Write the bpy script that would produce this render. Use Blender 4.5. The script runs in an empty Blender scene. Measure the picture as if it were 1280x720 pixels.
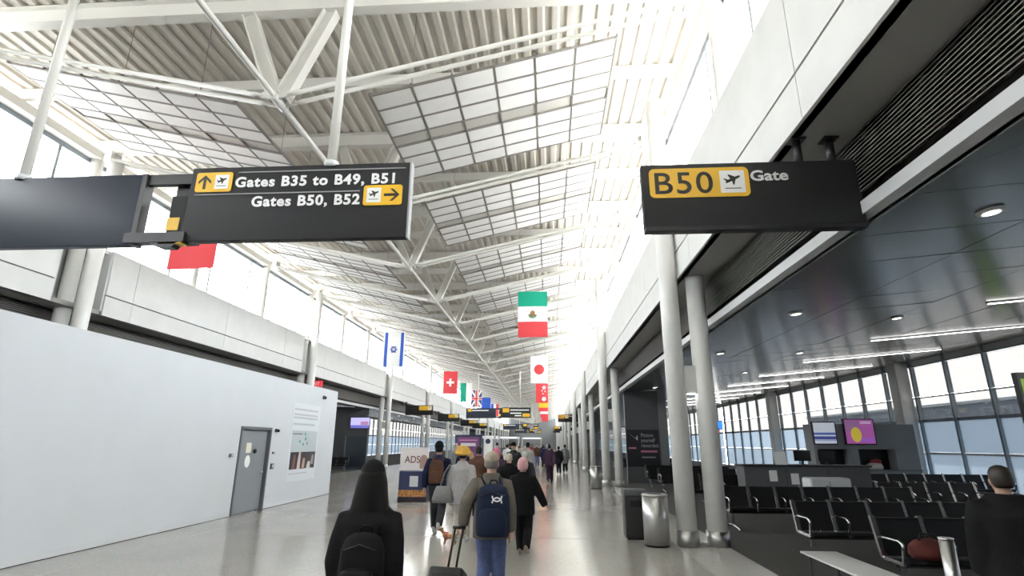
import bpy, bmesh, math, random
from mathutils import Vector, Matrix
random.seed(7)
SC = bpy.context.scene
COL = SC.collection

# ------------------------------------------------------------------ camera
def set_camera():
    f_px, pitch, yaw, roll = 671.7, .28113, -.06586, .0044
    cy, sy = math.cos(yaw), math.sin(yaw)
    r = Vector((cy, -sy, 0)); f = Vector((sy, cy, 0)); u = Vector((0, 0, 1))
    f2 = f * math.cos(pitch) + u * math.sin(pitch); u2 = u * math.cos(pitch) - f * math.sin(pitch)
    r3 = r * math.cos(roll) + u2 * math.sin(roll); u3 = u2 * math.cos(roll) - r * math.sin(roll)
    cam = bpy.data.cameras.new('camera'); cam.sensor_width = 36; cam.lens = f_px / 1280 * 36
    cam.clip_start = .05; cam.clip_end = 2000
    o = bpy.data.objects.new('camera', cam); COL.objects.link(o)
    o.matrix_world = Matrix(((r3.x, u3.x, -f2.x, 0), (r3.y, u3.y, -f2.y, 0), (r3.z, u3.z, -f2.z, 1.8), (0, 0, 0, 1)))
    SC.camera = o
set_camera()

# ------------------------------------------------------------------ overcast sky and exposure
W = bpy.data.worlds.new('overcast_sky'); SC.world = W; W.use_nodes = True
bg = W.node_tree.nodes['Background']
bg.inputs['Color'].default_value = (1.0, .985, .96, 1); bg.inputs['Strength'].default_value = 14.0
sun_d = bpy.data.lights.new('sun', 'SUN'); sun_d.energy = 45; sun_d.angle = math.radians(12); sun_d.color = (1, .96, .9)
sun = bpy.data.objects.new('sun', sun_d); COL.objects.link(sun)
sun.rotation_euler = Vector((-.5, .05, -.9)).to_track_quat('-Z', 'Y').to_euler()   # hazy sun high on the right
vs = SC.view_settings
vs.view_transform = 'Standard'; vs.look = 'None'; vs.gamma = 1; vs.use_curve_mapping = False
vs.exposure = 0.16

# ------------------------------------------------------------------ materials
MATS = {}
def mat(name, col, rough=.5, metal=0, var=0.0, scale=6, bump=0, emit=0, spec=.5, coat=0, stretch=None):
    if name in MATS: return MATS[name]
    m = bpy.data.materials.new(name); m.use_nodes = True; MATS[name] = m
    nt = m.node_tree; b = nt.nodes['Principled BSDF']
    c = (col[0], col[1], col[2], 1)
    b.inputs['Base Color'].default_value = c; b.inputs['Roughness'].default_value = rough
    b.inputs['Metallic'].default_value = metal; b.inputs['Specular IOR Level'].default_value = spec
    if coat: b.inputs['Coat Weight'].default_value = coat
    if emit:
        b.inputs['Emission Color'].default_value = c; b.inputs['Emission Strength'].default_value = emit
    if var or bump:
        tc = nt.nodes.new('ShaderNodeTexCoord'); nz = nt.nodes.new('ShaderNodeTexNoise')
        mp = nt.nodes.new('ShaderNodeMapping')
        if stretch: mp.inputs['Scale'].default_value = stretch
        nz.inputs['Scale'].default_value = scale; nz.inputs['Detail'].default_value = 4
        nt.links.new(tc.outputs['Object'], mp.inputs['Vector']); nt.links.new(mp.outputs['Vector'], nz.inputs['Vector'])
        if var:
            rp = nt.nodes.new('ShaderNodeValToRGB')
            rp.color_ramp.elements[0].position = .3; rp.color_ramp.elements[1].position = .7
            rp.color_ramp.elements[0].color = tuple(max(0, v * (1 - var)) for v in col) + (1,)
            rp.color_ramp.elements[1].color = tuple(min(1, v * (1 + var)) for v in col) + (1,)
            nt.links.new(nz.outputs['Fac'], rp.inputs['Fac']); nt.links.new(rp.outputs['Color'], b.inputs['Base Color'])
        if bump:
            bp = nt.nodes.new('ShaderNodeBump'); bp.inputs['Strength'].default_value = bump; bp.inputs['Distance'].default_value = .01
            nt.links.new(nz.outputs['Fac'], bp.inputs['Height']); nt.links.new(bp.outputs['Normal'], b.inputs['Normal'])
    return m
def glass(name, tint=(.95, .98, 1), gloss=.08, rough=.02, diffuse=0):
    m = bpy.data.materials.new(name); m.use_nodes = True; MATS[name] = m
    nt = m.node_tree; nt.nodes.clear()
    out = nt.nodes.new('ShaderNodeOutputMaterial'); tr = nt.nodes.new('ShaderNodeBsdfTransparent'); gl = nt.nodes.new('ShaderNodeBsdfGlossy')
    tr.inputs['Color'].default_value = tint + (1,); gl.inputs['Roughness'].default_value = rough
    mx = nt.nodes.new('ShaderNodeMixShader'); mx.inputs['Fac'].default_value = gloss
    nt.links.new(tr.outputs[0], mx.inputs[1]); nt.links.new(gl.outputs[0], mx.inputs[2]); last = mx
    if diffuse:
        tl = nt.nodes.new('ShaderNodeBsdfTranslucent'); tl.inputs['Color'].default_value = (.52, .6, .68, 1)
        m2 = nt.nodes.new('ShaderNodeMixShader'); m2.inputs['Fac'].default_value = diffuse
        nt.links.new(mx.outputs[0], m2.inputs[1]); nt.links.new(tl.outputs[0], m2.inputs[2]); last = m2
    nt.links.new(last.outputs[0], out.inputs['Surface'])
    return m

def terrazzo():
    m = bpy.data.materials.new('terrazzo'); m.use_nodes = True; nt = m.node_tree; b = nt.nodes['Principled BSDF']
    tc = nt.nodes.new('ShaderNodeTexCoord'); vo = nt.nodes.new('ShaderNodeTexVoronoi'); vo.inputs['Scale'].default_value = 60
    nz = nt.nodes.new('ShaderNodeTexNoise'); nz.inputs['Scale'].default_value = .6; nz.inputs['Detail'].default_value = 5
    rp = nt.nodes.new('ShaderNodeValToRGB')
    rp.color_ramp.elements[0].color = (.315, .298, .268, 1); rp.color_ramp.elements[1].color = (.40, .378, .342, 1)
    mixc = nt.nodes.new('ShaderNodeMix'); mixc.data_type = 'RGBA'; mixc.inputs['Factor'].default_value = .12
    nt.links.new(tc.outputs['Object'], vo.inputs['Vector']); nt.links.new(tc.outputs['Object'], nz.inputs['Vector'])
    nt.links.new(nz.outputs['Fac'], rp.inputs['Fac'])
    nt.links.new(rp.outputs['Color'], mixc.inputs[6]); nt.links.new(vo.outputs['Color'], mixc.inputs[7])
    nt.links.new(mixc.outputs[2], b.inputs['Base Color'])
    rr = nt.nodes.new('ShaderNodeMapRange'); rr.inputs['To Min'].default_value = .10; rr.inputs['To Max'].default_value = .2
    nt.links.new(nz.outputs['Fac'], rr.inputs['Value']); nt.links.new(rr.outputs[0], b.inputs['Roughness'])
    b.inputs['Specular IOR Level'].default_value = .6
    return m

M_white = mat('white_enamel', (.735, .735, .72), .65, var=.03, scale=2, spec=.15)
M_wall = mat('white_partition_paint', (.61, .635, .67), .5, var=.02, scale=1.2)
M_steelwhite = mat('white_painted_steel', (.72, .70, .655), .45)
M_colm = mat('brushed_white_column', (.78, .78, .76), .3, var=.04, scale=3)
M_deck = mat('corrugated_deck_paint', (.64, .60, .535), .65, var=.06, scale=1.5, stretch=(4, .15, 1))
M_panel = mat('acoustic_panel_white', (.78, .76, .73), .7, var=.03, scale=3)
M_soffit = mat('grey_soffit', (.30, .30, .28), .45)
M_dark = mat('dark_void', (.02, .02, .02), .8)
M_slat = mat('bronze_louvre_slat', (.20, .19, .17), .4, metal=.3)
M_trim = mat('pale_grey_trim', (.62, .63, .64), .4)
M_gceil = mat('satin_metal_ceiling', (.165, .175, .155), .22, metal=.45, bump=.06, scale=1.2)
M_mull = mat('blue_grey_mullion', (.22, .27, .31), .4, metal=.2)
M_clmull = mat('pale_window_frame', (.34, .38, .42), .4)
M_glass = glass('clear_glass')
M_gglass = glass('gate_glass', (.275, .275, .275), .08)
M_frost = glass('frosted_glass', (.16, .18, .20), .06, .2, diffuse=.16)
M_terr = terrazzo()
M_band = mat('light_terrazzo_band', (.47, .45, .42), .14, var=.04, scale=8)
M_strip = mat('zinc_divider', (.66, .64, .60), .2, metal=.4)
M_carpet = mat('dark_carpet', (.055, .053, .049), .95, var=.35, scale=30, bump=.3)
M_steel = mat('stainless_steel', (.52, .52, .51), .38, metal=1, var=.05, scale=20, stretch=(1, 1, .05))
M_chrome = mat('chrome', (.62, .62, .62), .22, metal=1)
M_black = mat('black_vinyl', (.010, .010, .011), .45, spec=.3)
M_blackmetal = mat('black_metal', (.03, .03, .032), .4, metal=.3)
M_sign = mat('charcoal_sign_face', (.030, .030, .032), .5, spec=.2)
M_signback = mat('blue_black_sign_face', (.030, .038, .056), .35, spec=.3)
M_yellow = mat('signal_yellow', (.85, .50, .03), .4)
M_ink = mat('black_ink', (.02, .018, .012), .5)
M_pwhite = mat('printed_white', (.88, .88, .88), .5)
M_line = mat('sign_hairline', (.35, .35, .36), .5)
M_doorgrey = mat('grey_door_paint', (.23, .25, .27), .45)
M_frame = mat('dark_door_frame', (.13, .14, .15), .45)
M_greywall = mat('dark_grey_partition', (.10, .105, .11), .6, var=.05, scale=2)
M_midwall = mat('grey_partition', (.20, .21, .22), .6)
M_roofm = mat('white_roof_membrane', (.7, .7, .7), .8)
M_apron = mat('concrete_apron', (.28, .28, .28), .9, var=.1, scale=.05)
M_farb = mat('distant_blue_grey_cladding', (.10, .13, .17), .7)
M_lamp = mat('white_light_lens', (1, .98, .95), .5, emit=6)

# ------------------------------------------------------------------ mesh builder
class MB:
    def __init__(s): s.v = []; s.f = []; s.sm = []
    def add(s, vs_, fs, smooth=False):
        n = len(s.v); s.v += [tuple(p) for p in vs_]; s.f += [tuple(i + n for i in f) for f in fs]; s.sm += [smooth] * len(fs); return s
    def box(s, x0, x1, y0, y1, z0, z1):
        p = [(x, y, z) for z in (z0, z1) for y in (y0, y1) for x in (x0, x1)]
        return s.add(p, [(0, 2, 3, 1), (4, 5, 7, 6), (0, 1, 5, 4), (2, 6, 7, 3), (0, 4, 6, 2), (1, 3, 7, 5)])
    def hexa(s, p):   # 8 points: bottom 4 ccw, top 4 ccw
        return s.add(p, [(3, 2, 1, 0), (4, 5, 6, 7), (0, 1, 5, 4), (1, 2, 6, 5), (2, 3, 7, 6), (3, 0, 4, 7)])
    def bar(s, a, b, w, h, up=(0, 0, 1)):
        a = Vector(a); b = Vector(b); d = (b - a).normalized(); up = Vector(up)
        if abs(d.dot(up)) > .99: up = Vector((0, 1, 0))
        sx = d.cross(up).normalized() * (w / 2); sz = sx.cross(d).normalized() * (h / 2)
        return s.hexa([a - sx - sz, a + sx - sz, b + sx - sz, b - sx - sz, a - sx + sz, a + sx + sz, b + sx + sz, b - sx + sz])
    def tube(s, pts, rad, n=12, cap=True):
        pts = [Vector(p) for p in pts]
        if not isinstance(rad, (list, tuple)): rad = [rad] * len(pts)
        rings = []; ref = None
        for i, p in enumerate(pts):
            d = (pts[min(i + 1, len(pts) - 1)] - pts[max(i - 1, 0)]).normalized()
            if ref is None: ref = Vector((0, 0, 1)) if abs(d.z) < .9 else Vector((0, 1, 0))
            x = d.cross(ref).normalized(); y = x.cross(d).normalized(); ref = y
            r = rad[i]; rx, ry = r if isinstance(r, (list, tuple)) else (r, r)
            rings.append([p + x * (rx * math.cos(2 * math.pi * k / n)) + y * (ry * math.sin(2 * math.pi * k / n)) for k in range(n)])
        return s.rings(rings, cap)
    def rings(s, rings, cap=True, smooth=True):
        n = len(rings[0]); base = len(s.v)
        for r in rings: s.v += [tuple(p) for p in r]
        for i in range(len(rings) - 1):
            for k in range(n):
                a = base + i * n + k; b = base + i * n + (k + 1) % n
                s.f.append((a, b, b + n, a + n)); s.sm.append(smooth)
        if cap:
            s.f.append(tuple(base + k for k in reversed(range(n)))); s.sm.append(False)
            e = base + (len(rings) - 1) * n
            s.f.append(tuple(e + k for k in range(n))); s.sm.append(False)
        return s
    def vloft(s, secs, n=20, power=2.0):
        # horizontal sections: (cx, cy, z, rx, ry)
        rings = []
        for cx, cy, z, rx, ry in secs:
            ring = []
            for k in range(n):
                t = 2 * math.pi * k / n; c, q = math.cos(t), math.sin(t)
                ring.append((cx + rx * math.copysign(abs(c) ** (2 / power), c), cy + ry * math.copysign(abs(q) ** (2 / power), q), z))
            rings.append(ring)
        return s.rings(rings)
    def ell(s, c, rx, ry, rz, n=14, m=8):
        secs = []
        for i in range(m + 1):
            t = -math.pi / 2 + math.pi * i / m; k = max(math.cos(t), .03)
            secs.append((c[0], c[1], c[2] + rz * math.sin(t), rx * k, ry * k))
        return s.vloft(secs, n)
    def prism_y(s, poly, y0, y1):   # polygon of (x,z) extruded along y
        n = len(poly)
        vs_ = [(x, y0, z) for x, z in poly] + [(x, y1, z) for x, z in poly]
        return s.add(vs_, [tuple(range(n)), tuple(reversed(range(n, 2 * n)))] + [(i + n, (i + 1) % n + n, (i + 1) % n, i) for i in range(n)])
    def mesh(s, name, fix=True):
        me = bpy.data.meshes.new(name); me.from_pydata(s.v, [], s.f)
        me.polygons.foreach_set('use_smooth', s.sm); me.update()
        if fix:
            bm = bmesh.new(); bm.from_mesh(me); bmesh.ops.recalc_face_normals(bm, faces=bm.faces); bm.to_mesh(me); bm.free()
        return me
    def build(s, name, m, parent=None, loc=None, bevel=0, **props):
        o = bpy.data.objects.new(name, s.mesh(name)); o.data.materials.append(m); COL.objects.link(o)
        if bevel:
            b = o.modifiers.new('bevel', 'BEVEL'); b.width = bevel; b.segments = 3; b.limit_method = 'ANGLE'
            for p in o.data.polygons: p.use_smooth = True
        if loc: o.location = loc
        if parent: o.parent = parent
        for k, v in props.items(): o[k] = v
        return o

def inst(name, me, parent=None, loc=(0, 0, 0), rot=None, scale=None, **props):
    o = bpy.data.objects.new(name, me); COL.objects.link(o); o.location = loc
    if rot: o.rotation_euler = rot
    if scale: o.scale = scale
    if parent: o.parent = parent
    for k, v in props.items(): o[k] = v
    return o
def empty(name, loc=(0, 0, 0), rz=0, parent=None, **props):
    o = bpy.data.objects.new(name, None); COL.objects.link(o); o.location = loc; o.rotation_euler = (0, 0, rz)
    o.empty_display_size = .2
    if parent: o.parent = parent
    for k, v in props.items(): o[k] = v
    return o
def thing(name, label, cat, loc=(0, 0, 0), rz=0, group=None):
    o = empty(name, loc, rz); o['label'] = label; o['category'] = cat
    if group: o['group'] = group
    return o
def struct(name, loc=(0, 0, 0)): return empty(name, loc, kind='structure')
def copy_tree(o, parent=None):
    c = o.copy(); COL.objects.link(c); c.parent = parent
    for ch in o.children: copy_tree(ch, c)
    return c
def text(s, size, m, parent, loc, bold=.0, rz=0, align='LEFT', name='lettering', sx=1, shear=0, fit=None, space=1.0):
    cu = bpy.data.curves.new('t', 'FONT'); cu.body = s; cu.size = size; cu.extrude = .003; cu.offset = bold; cu.align_x = align; cu.shear = shear
    cu.resolution_u = 4; cu.space_character = space
    t = bpy.data.objects.new('t', cu); COL.objects.link(t)
    me = bpy.data.meshes.new_from_object(t.evaluated_get(bpy.context.evaluated_depsgraph_get()))
    bpy.data.objects.remove(t); bpy.data.curves.remove(cu)
    me.materials.clear(); me.materials.append(m); me.name = name
    if fit:     # fit = (width, cap height); left end at loc
        xs = [v.co.x for v in me.vertices]; ys = [v.co.y for v in me.vertices]; x0, x1, y1 = min(xs), max(xs), max(ys)
        me.transform(Matrix.Diagonal((fit[0] / (x1 - x0), fit[1] / y1, 1, 1)) @ Matrix.Translation((-x0, 0, 0)))
    if fit:     # one part per character
        bm = bmesh.new(); bm.from_mesh(me); seen = set(); out = None
        for v0 in list(bm.verts):
            if v0 in seen: continue
            isl = []; st = [v0]; seen.add(v0)
            while st:
                v = st.pop(); isl.append(v)
                for e in v.link_edges:
                    w = e.other_vert(v)
                    if w not in seen: seen.add(w); st.append(w)
            ids = {v: i for i, v in enumerate(isl)}; fs = {f for v in isl for f in v.link_faces}
            lm = bpy.data.meshes.new('letter'); lm.from_pydata([tuple(v.co) for v in isl], [], [[ids[v] for v in f.verts] for f in fs]); lm.materials.append(m)
            out = inst('letter', lm, parent, loc, (math.pi / 2, 0, rz), (sx, 1, 1))
        bm.free(); return out
    return inst(name, me, parent, loc, (math.pi / 2, 0, rz), (sx, 1, 1))
def rrect(w, h, r, n=5):
    pts = []
    for cx, cz, a0 in ((w / 2 - r, h / 2 - r, 0), (-w / 2 + r, h / 2 - r, 90), (-w / 2 + r, -h / 2 + r, 180), (w / 2 - r, -h / 2 + r, 270)):
        for i in range(n + 1):
            a = math.radians(a0 + 90 * i / n); pts.append((cx + r * math.cos(a), cz + r * math.sin(a)))
    return pts
ORD = ['nearest', 'second', 'third', 'fourth', 'fifth', 'sixth', 'seventh', 'eighth', 'ninth', 'tenth', 'eleventh', 'twelfth', 'thirteenth']
MX = lambda x: -9.5 - x        # mirror across the concourse centre line
YB, YE = -26.0, 176.0
TR0, BAY = 8.06, 4.75
COLR = [11.0 + 14.25 * k for k in range(12)]
COLL = [12.85 + 14.1 * k for k in range(12)]

# ================================================================== SETTING
fl = struct('floor')
MB().box(-12.9, 3.25, YB, YE, -.2, 0).build('terrazzo_slab', M_terr, fl)
MB().box(2.35, 3.25, YB, YE, -.01, .002).build('border_band', M_band, fl)
MB().box(-12.75, -11.85, 20.6, YE, -.01, .002).build('border_band', M_band, fl)
ms = MB().box(-11.85, 2.35, -.012, .012, -.01, .003).mesh('divider_strip'); ms.materials.append(M_strip)
for k in range(-1, 18): inst('divider_strip', ms, fl, (0, 11.6 + 4.75 * 2 * k, 0))
ms = MB().box(-.01, .01, YB, YE, -.01, .003).mesh('divider_strip'); ms.materials.append(M_strip)
for x in (-7.1, -2.4, 2.35): inst('divider_strip', ms, fl, (x, 0, 0))
MB().box(3.25, 16.4, YB, YE, -.2, -.002).build('carpet', M_carpet, fl)
MB().box(-25.9, -12.9, YB, YE, -.2, -.002).build('carpet', M_carpet, fl)

gr = MB().box(-500, 500, -300, 700, -5.2, -5).build('ground', M_apron, kind='structure')

# --- fascias, soffits, louvres on both sides
def fascia(side):
    sg = 1 if side == 'right' else -1
    X = (lambda x: x) if sg > 0 else MX
    bx = lambda mb, x0, x1, *r: mb.box(min(X(x0), X(x1)), max(X(x0), X(x1)), *r)
    w = struct('wall_%s_fascia' % side)
    cols = COLR if sg > 0 else COLL
    bx(MB(), 3.28, 3.42, YB, YE, 5.25, 7.0).build('backing', M_soffit, w)
    bx(MB(), 2.90, 3.42, YB, YE, 6.9, 7.02).build('ledge', M_white, w)
    bx(MB(), 2.80, 3.60, YB, YE, 5.15, 5.27).build('soffit', M_soffit, w)
    # cladding panels between the columns, interrupted by a recess at every column on the left
    cuts = []
    for c in cols: cuts.append((c - .75, c + .85))
    edges = [YB]
    y = TR0 - 8 * BAY + 1.9
    seams = []
    while y < YE:
        if y > YB: seams.append(y)
        y += BAY
    marks = sorted(set([YB, YE] + seams))
    segs = []
    for a, b in zip(marks[:-1], marks[1:]):
        parts = [(a, b)]
        if sg < 0:
            for c0, c1 in cuts:
                nxt = []
                for p, q in parts:
                    if c1 <= p or c0 >= q: nxt.append((p, q)); continue
                    if c0 > p + .05: nxt.append((p, c0))
                    if c1 < q - .05: nxt.append((c1, q))
                parts = nxt
        segs += parts
    for a, b in segs:
        bx(MB(), 2.76, 2.90, a + .006, b - .006, 5.15, 5.70).build('fascia_panel', M_white, w)
        bx(MB(), 2.76, 2.90, a + .008, b - .008, 5.735, 7.0).build('fascia_panel', M_white, w)
    if sg < 0:
        for c0, c1 in cuts:
            for yy in (c0, c1 - .06): bx(MB(), 2.80, 3.30, yy, yy + .06, 5.15, 7.0).build('recess_cheek', M_trim, w)
    # louvre face and trim
    lv = struct('wall_%s_louvre' % side)
    bx(MB(), 3.58, 3.64, YB, YE, 4.2, 5.2).build('backing', M_dark, lv)
    n = 15
    sl = MB(); xa, xb = X(3.45), X(3.53)
    sl.add([(xa, YB, 0), (xb, YB, .035), (xb, YE, .035), (xa, YE, 0), (xa, YB, .012), (xb, YB, .047), (xb, YE, .047), (xa, YE, .012)],
           [(3, 2, 1, 0), (4, 5, 6, 7), (0, 1, 5, 4), (1, 2, 6, 5), (2, 3, 7, 6), (3, 0, 4, 7)])
    me = sl.mesh('louvre_slat'); me.materials.append(M_slat)
    for i in range(n): inst('louvre_slat', me, lv, (0, 0, 4.46 + i * .045))
    bx(MB(), 3.43, 3.66, YB, YE, 4.20, 4.345).build('trim', M_trim, lv)
    return w
fascia('right'); fascia('left')

# --- gate hall ceilings and roofs
zc = lambda x: 4.21 + .0903 * (x - 3.6)
gc = struct('ceiling_gate_right')
mb = MB().hexa([(3.6, YB, zc(3.6) + .12), (16.3, YB, zc(16.3) + .12), (16.3, YE, zc(16.3) + .12), (3.6, YE, zc(3.6) + .12),
                (3.6, YB, zc(3.6) + .2), (16.3, YB, zc(16.3) + .2), (16.3, YE, zc(16.3) + .2), (3.6, YE, zc(3.6) + .2)])
mb.build('ceiling_void', M_dark, gc)
PX = [3.66 + i * (12.6 / 6) for i in range(7)]
pans = []
for i in range(6):
    x0, x1 = PX[i] + .006, PX[i + 1] - .006
    xm = (x0 + x1) / 2
    me = MB().box(x0 - xm, x1 - xm, -.592, .592, 0, .03).mesh('ceiling_panel'); me.materials.append(M_gceil); pans.append((me, xm))
ang = math.atan(.0903)
y = 1.0
while y < 42:
    for me, xm in pans:
        o = inst('ceiling_panel', me, gc, (xm, y, zc(xm)), (random.uniform(-.004, .004), -ang + random.uniform(-.004, .004), 0))
    y += 1.19
mb = MB()
while y < YE:
    for x0, x1 in ((3.66, 9.9), (9.92, 16.2)):
        mb.hexa([(x0, y - .592, zc(x0)), (x1, y - .592, zc(x1)), (x1, y + .592, zc(x1)), (x0, y + .592, zc(x0)),
                 (x0, y - .592, zc(x0) + .03), (x1, y - .592, zc(x1) + .03), (x1, y + .592, zc(x1) + .03), (x0, y + .592, zc(x0) + .03)])
    y += 1.19
mb.build('ceiling_panel', M_gceil, gc, kind='stuff')
gl_ = struct('ceiling_gate_left')
def sloped(mb, X, x0, x1, y0, y1, z0, z1, t):
    a, b = X(x0), X(x1)
    if a > b: a, b, z0, z1 = b, a, z1, z0
    return mb.hexa([(a, y0, z0), (b, y0, z1), (b, y1, z1), (a, y1, z0), (a, y0, z0 + t), (b, y0, z1 + t), (b, y1, z1 + t), (a, y1, z0 + t)])
sloped(MB(), MX, 3.6, 16.2, YB, YE, zc(3.6), zc(16.2), .1).build('ceiling_slab', M_gceil, gl_)
for nm, X in (('roof_gate_right', lambda x: x), ('roof_gate_left', MX)):
    o = sloped(MB(), X, 3.3, 19.6, YB, YE, 6.75, 5.75, .15).build(nm, M_roofm, kind='structure')  # out of view; eaves lengthened to keep sun off the gate windows

# --- main roof
ce = struct('ceiling')
x = -14.2; prof = []
while x < 4.7:
    prof += [(x, 10.0), (x + .11, 10.0), (x + .15, 10.05), (x + .26, 10.05)]; x += .30
mb = MB()
vs_ = [(px_, YB, z) for px_, z in prof] + [(px_, YE, z) for px_, z in prof]; n = len(prof)
mb.add(vs_, [(i, i + 1, i + 1 + n, i + n) for i in range(n - 1)]).build('corrugated_deck', M_deck, ce)
MB().box(-14.3, 4.8, YB, YE, 10.12, 10.35).build('roof_slab', M_roofm, ce)
XN, ZN = -4.75, 7.68
for xx in (-12.6, 3.1):
    MB().box(xx - .16, xx + .16, YB, YE, 9.42, 9.66).build('edge_beam', M_steelwhite, ce)
MB().tube([(XN, YB, ZN), (XN, YE, ZN)], .05, 10).build('keel_tube', M_steelwhite, ce)
ib = MB()
ib.box(-12.9, 3.4, -.11, .11, 9.60, 9.625).box(-12.9, 3.4, -.11, .11, 9.96, 9.985).box(-12.9, 3.4, -.015, .015, 9.625, 9.96)
me_beam = ib.mesh('roof_beam'); me_beam.materials.append(M_steelwhite)
def strut_mesh(s):
    a = Vector((XN + .06 * s, 0, ZN + .05)); b = Vector((XN + .80 * s, 0, 9.6))
    d = (b - a).normalized(); nrm = Vector((d.z, 0, -d.x))
    m_ = MB()
    for e in (-1, 1):
        o = nrm * (.115 * e); m_.bar(a + o, b + o, .20, .022, up=nrm)
    m_.bar(a, b, .016, .21, up=nrm)
    me = m_.mesh('strut'); me.materials.append(M_steelwhite); return me
me_st = [strut_mesh(-1), strut_mesh(1)]
def rod_mesh(s):
    m_ = MB()
    a = Vector((XN + .22 * s, 0, ZN + .04)); b = Vector((XN + 7.45 * s, 0, 9.40))
    for t in (-.13, .13):
        o = Vector((0, t, 0))
        m_.tube([a + o, a + o + (b - a) * .03, a + o + (b - a) * .031, b + o - (b - a) * .031, b + o - (b - a) * .03, b + o], [.03, .05, .042, .042, .055, .035], 10)
    me = m_.mesh('tie_rod'); me.materials.append(M_steelwhite); return me
me_rod = [rod_mesh(-1), rod_mesh(1)]
nb = MB().tube([(XN, -.22, ZN), (XN, .22, ZN)], .085, 12)
for s in (-1, 1):
    for t in (-.13, .13): nb.bar((XN, t, ZN), (XN + .26 * s, t, ZN + .06), .03, .11)
me_node = nb.mesh('node_clevis'); me_node.materials.append(M_steelwhite)
eb = MB()
for s in (-1, 1): eb.box(XN + 7.40 * s - .1, XN + 7.40 * s + .1, -.19, .19, 9.30, 9.62)
me_end = eb.mesh('end_bracket'); me_end.materials.append(M_steelwhite)
trusses = [TR0 + BAY * k for k in range(-6, 36)]
for ty in trusses:
    b = inst('roof_truss', me_beam, ce, (0, ty, 0))
    for i in (0, 1): inst('strut', me_st[i], b); inst('tie_rod', me_rod[i], b)
    inst('node_clevis', me_node, b); inst('end_bracket', me_end, b)
# secondary purlins half way along every bay
me_pur = MB().box(-12.9, 3.4, -.06, .06, 9.72, 9.98).mesh('secondary_beam'); me_pur.materials.append(M_steelwhite)
for ty in trusses[:-1]: inst('secondary_beam', me_pur, ce, (0, ty + BAY / 2, 0))

# --- acoustic panel rafts hung under the deck, parallel to the tie rods
SL = .234
def raft_panels(s):
    x_in, w = (1.46, .783) if s > 0 else (1.15, .835)
    out = []
    for c in range(6):
        for g in range(2):
            for r in range(3):
                out.append((x_in + w * (c + .5), .54 + g * 1.86 + .485 * (r + .5), w))
    return out
def panel_mesh(s, w):
    hx, hy = (w - .06) / 2, (.485 - .05) / 2
    p = [(-hx, -hy), (hx, -hy), (hx, hy), (-hx, hy)]
    me = MB().hexa([(a, b, a * s * SL) for a, b in p] + [(a, b, a * s * SL + .03) for a, b in p]).mesh('acoustic_panel')
    me.materials.append(M_panel); return me
me_bar = {}
for s in (1, -1):
    w = raft_panels(s)[0][2]; me = panel_mesh(s, w)
    x_in = 1.46 if s > 0 else 1.15
    fr = MB()
    for c in range(7):
        xx = x_in + w * c
        fr.box(XN + s * xx - .018, XN + s * xx + .018, .50, 3.90, ZN + .095 + SL * xx, ZN + .15 + SL * xx)
    for yy in [.54 + g * 1.86 + .485 * r for g in (0, 1) for r in range(4)]:
        a = XN + s * x_in; b = XN + s * (x_in + 6 * w)
        fr.bar((a, yy, ZN + .105 + SL * x_in), (b, yy, ZN + .105 + SL * (x_in + 6 * w)), .04, .04)
    bd = MB(); a = XN + s * x_in; b = XN + s * (x_in + 6 * w)
    bd.bar((a, 2.197, ZN + .14 + SL * x_in), (b, 2.197, ZN + .14 + SL * (x_in + 6 * w)), .40, .03)
    mbd = bd.mesh('raft_band'); mbd.materials.append(mat('raft_band_grey', (.50, .475, .43), .6))
    # hanger wires up to the deck
    for xx in (x_in + w, x_in + 3 * w, x_in + 5 * w):
        for yy in (.6, 3.8): fr.tube([(XN + s * xx, yy, ZN + .14 + SL * xx), (XN + s * xx, yy, 10.0)], .006, 5)
    mfr = fr.mesh('hanging_grid'); mfr.materials.append(mat('ceiling_grid_grey', (.24, .22, .20), .6))
    for k in range(0, 4):
        rf = inst('acoustic_raft', mfr, ce, (0, TR0 + BAY * k, 0))
        inst('raft_band', mbd, rf)
        for xx, yy, w_ in raft_panels(s):
            inst('acoustic_panel', me, rf, (XN + s * xx, yy, ZN + .1 + SL * xx))
    for k in range(4, 34):
        rf = inst('acoustic_raft', mfr, ce, (0, TR0 + BAY * k, 0)); inst('raft_band', mbd, rf)
mb = MB()
for s in (1, -1):
    for k in range(4, 34):
        for xx, yy, w in raft_panels(s):
            hx, hy = (w - .045) / 2, .2225; cx = XN + s * xx; cy_ = TR0 + BAY * k + yy; cz = ZN + .1 + SL * xx
            p = [(-hx, -hy), (hx, -hy), (hx, hy), (-hx, hy)]
            mb.hexa([(cx + a, cy_ + b, cz + a * s * SL) for a, b in p] + [(cx + a, cy_ + b, cz + a * s * SL + .03) for a, b in p])
mb.build('acoustic_panel_run', M_panel, ce, kind='stuff')

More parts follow.
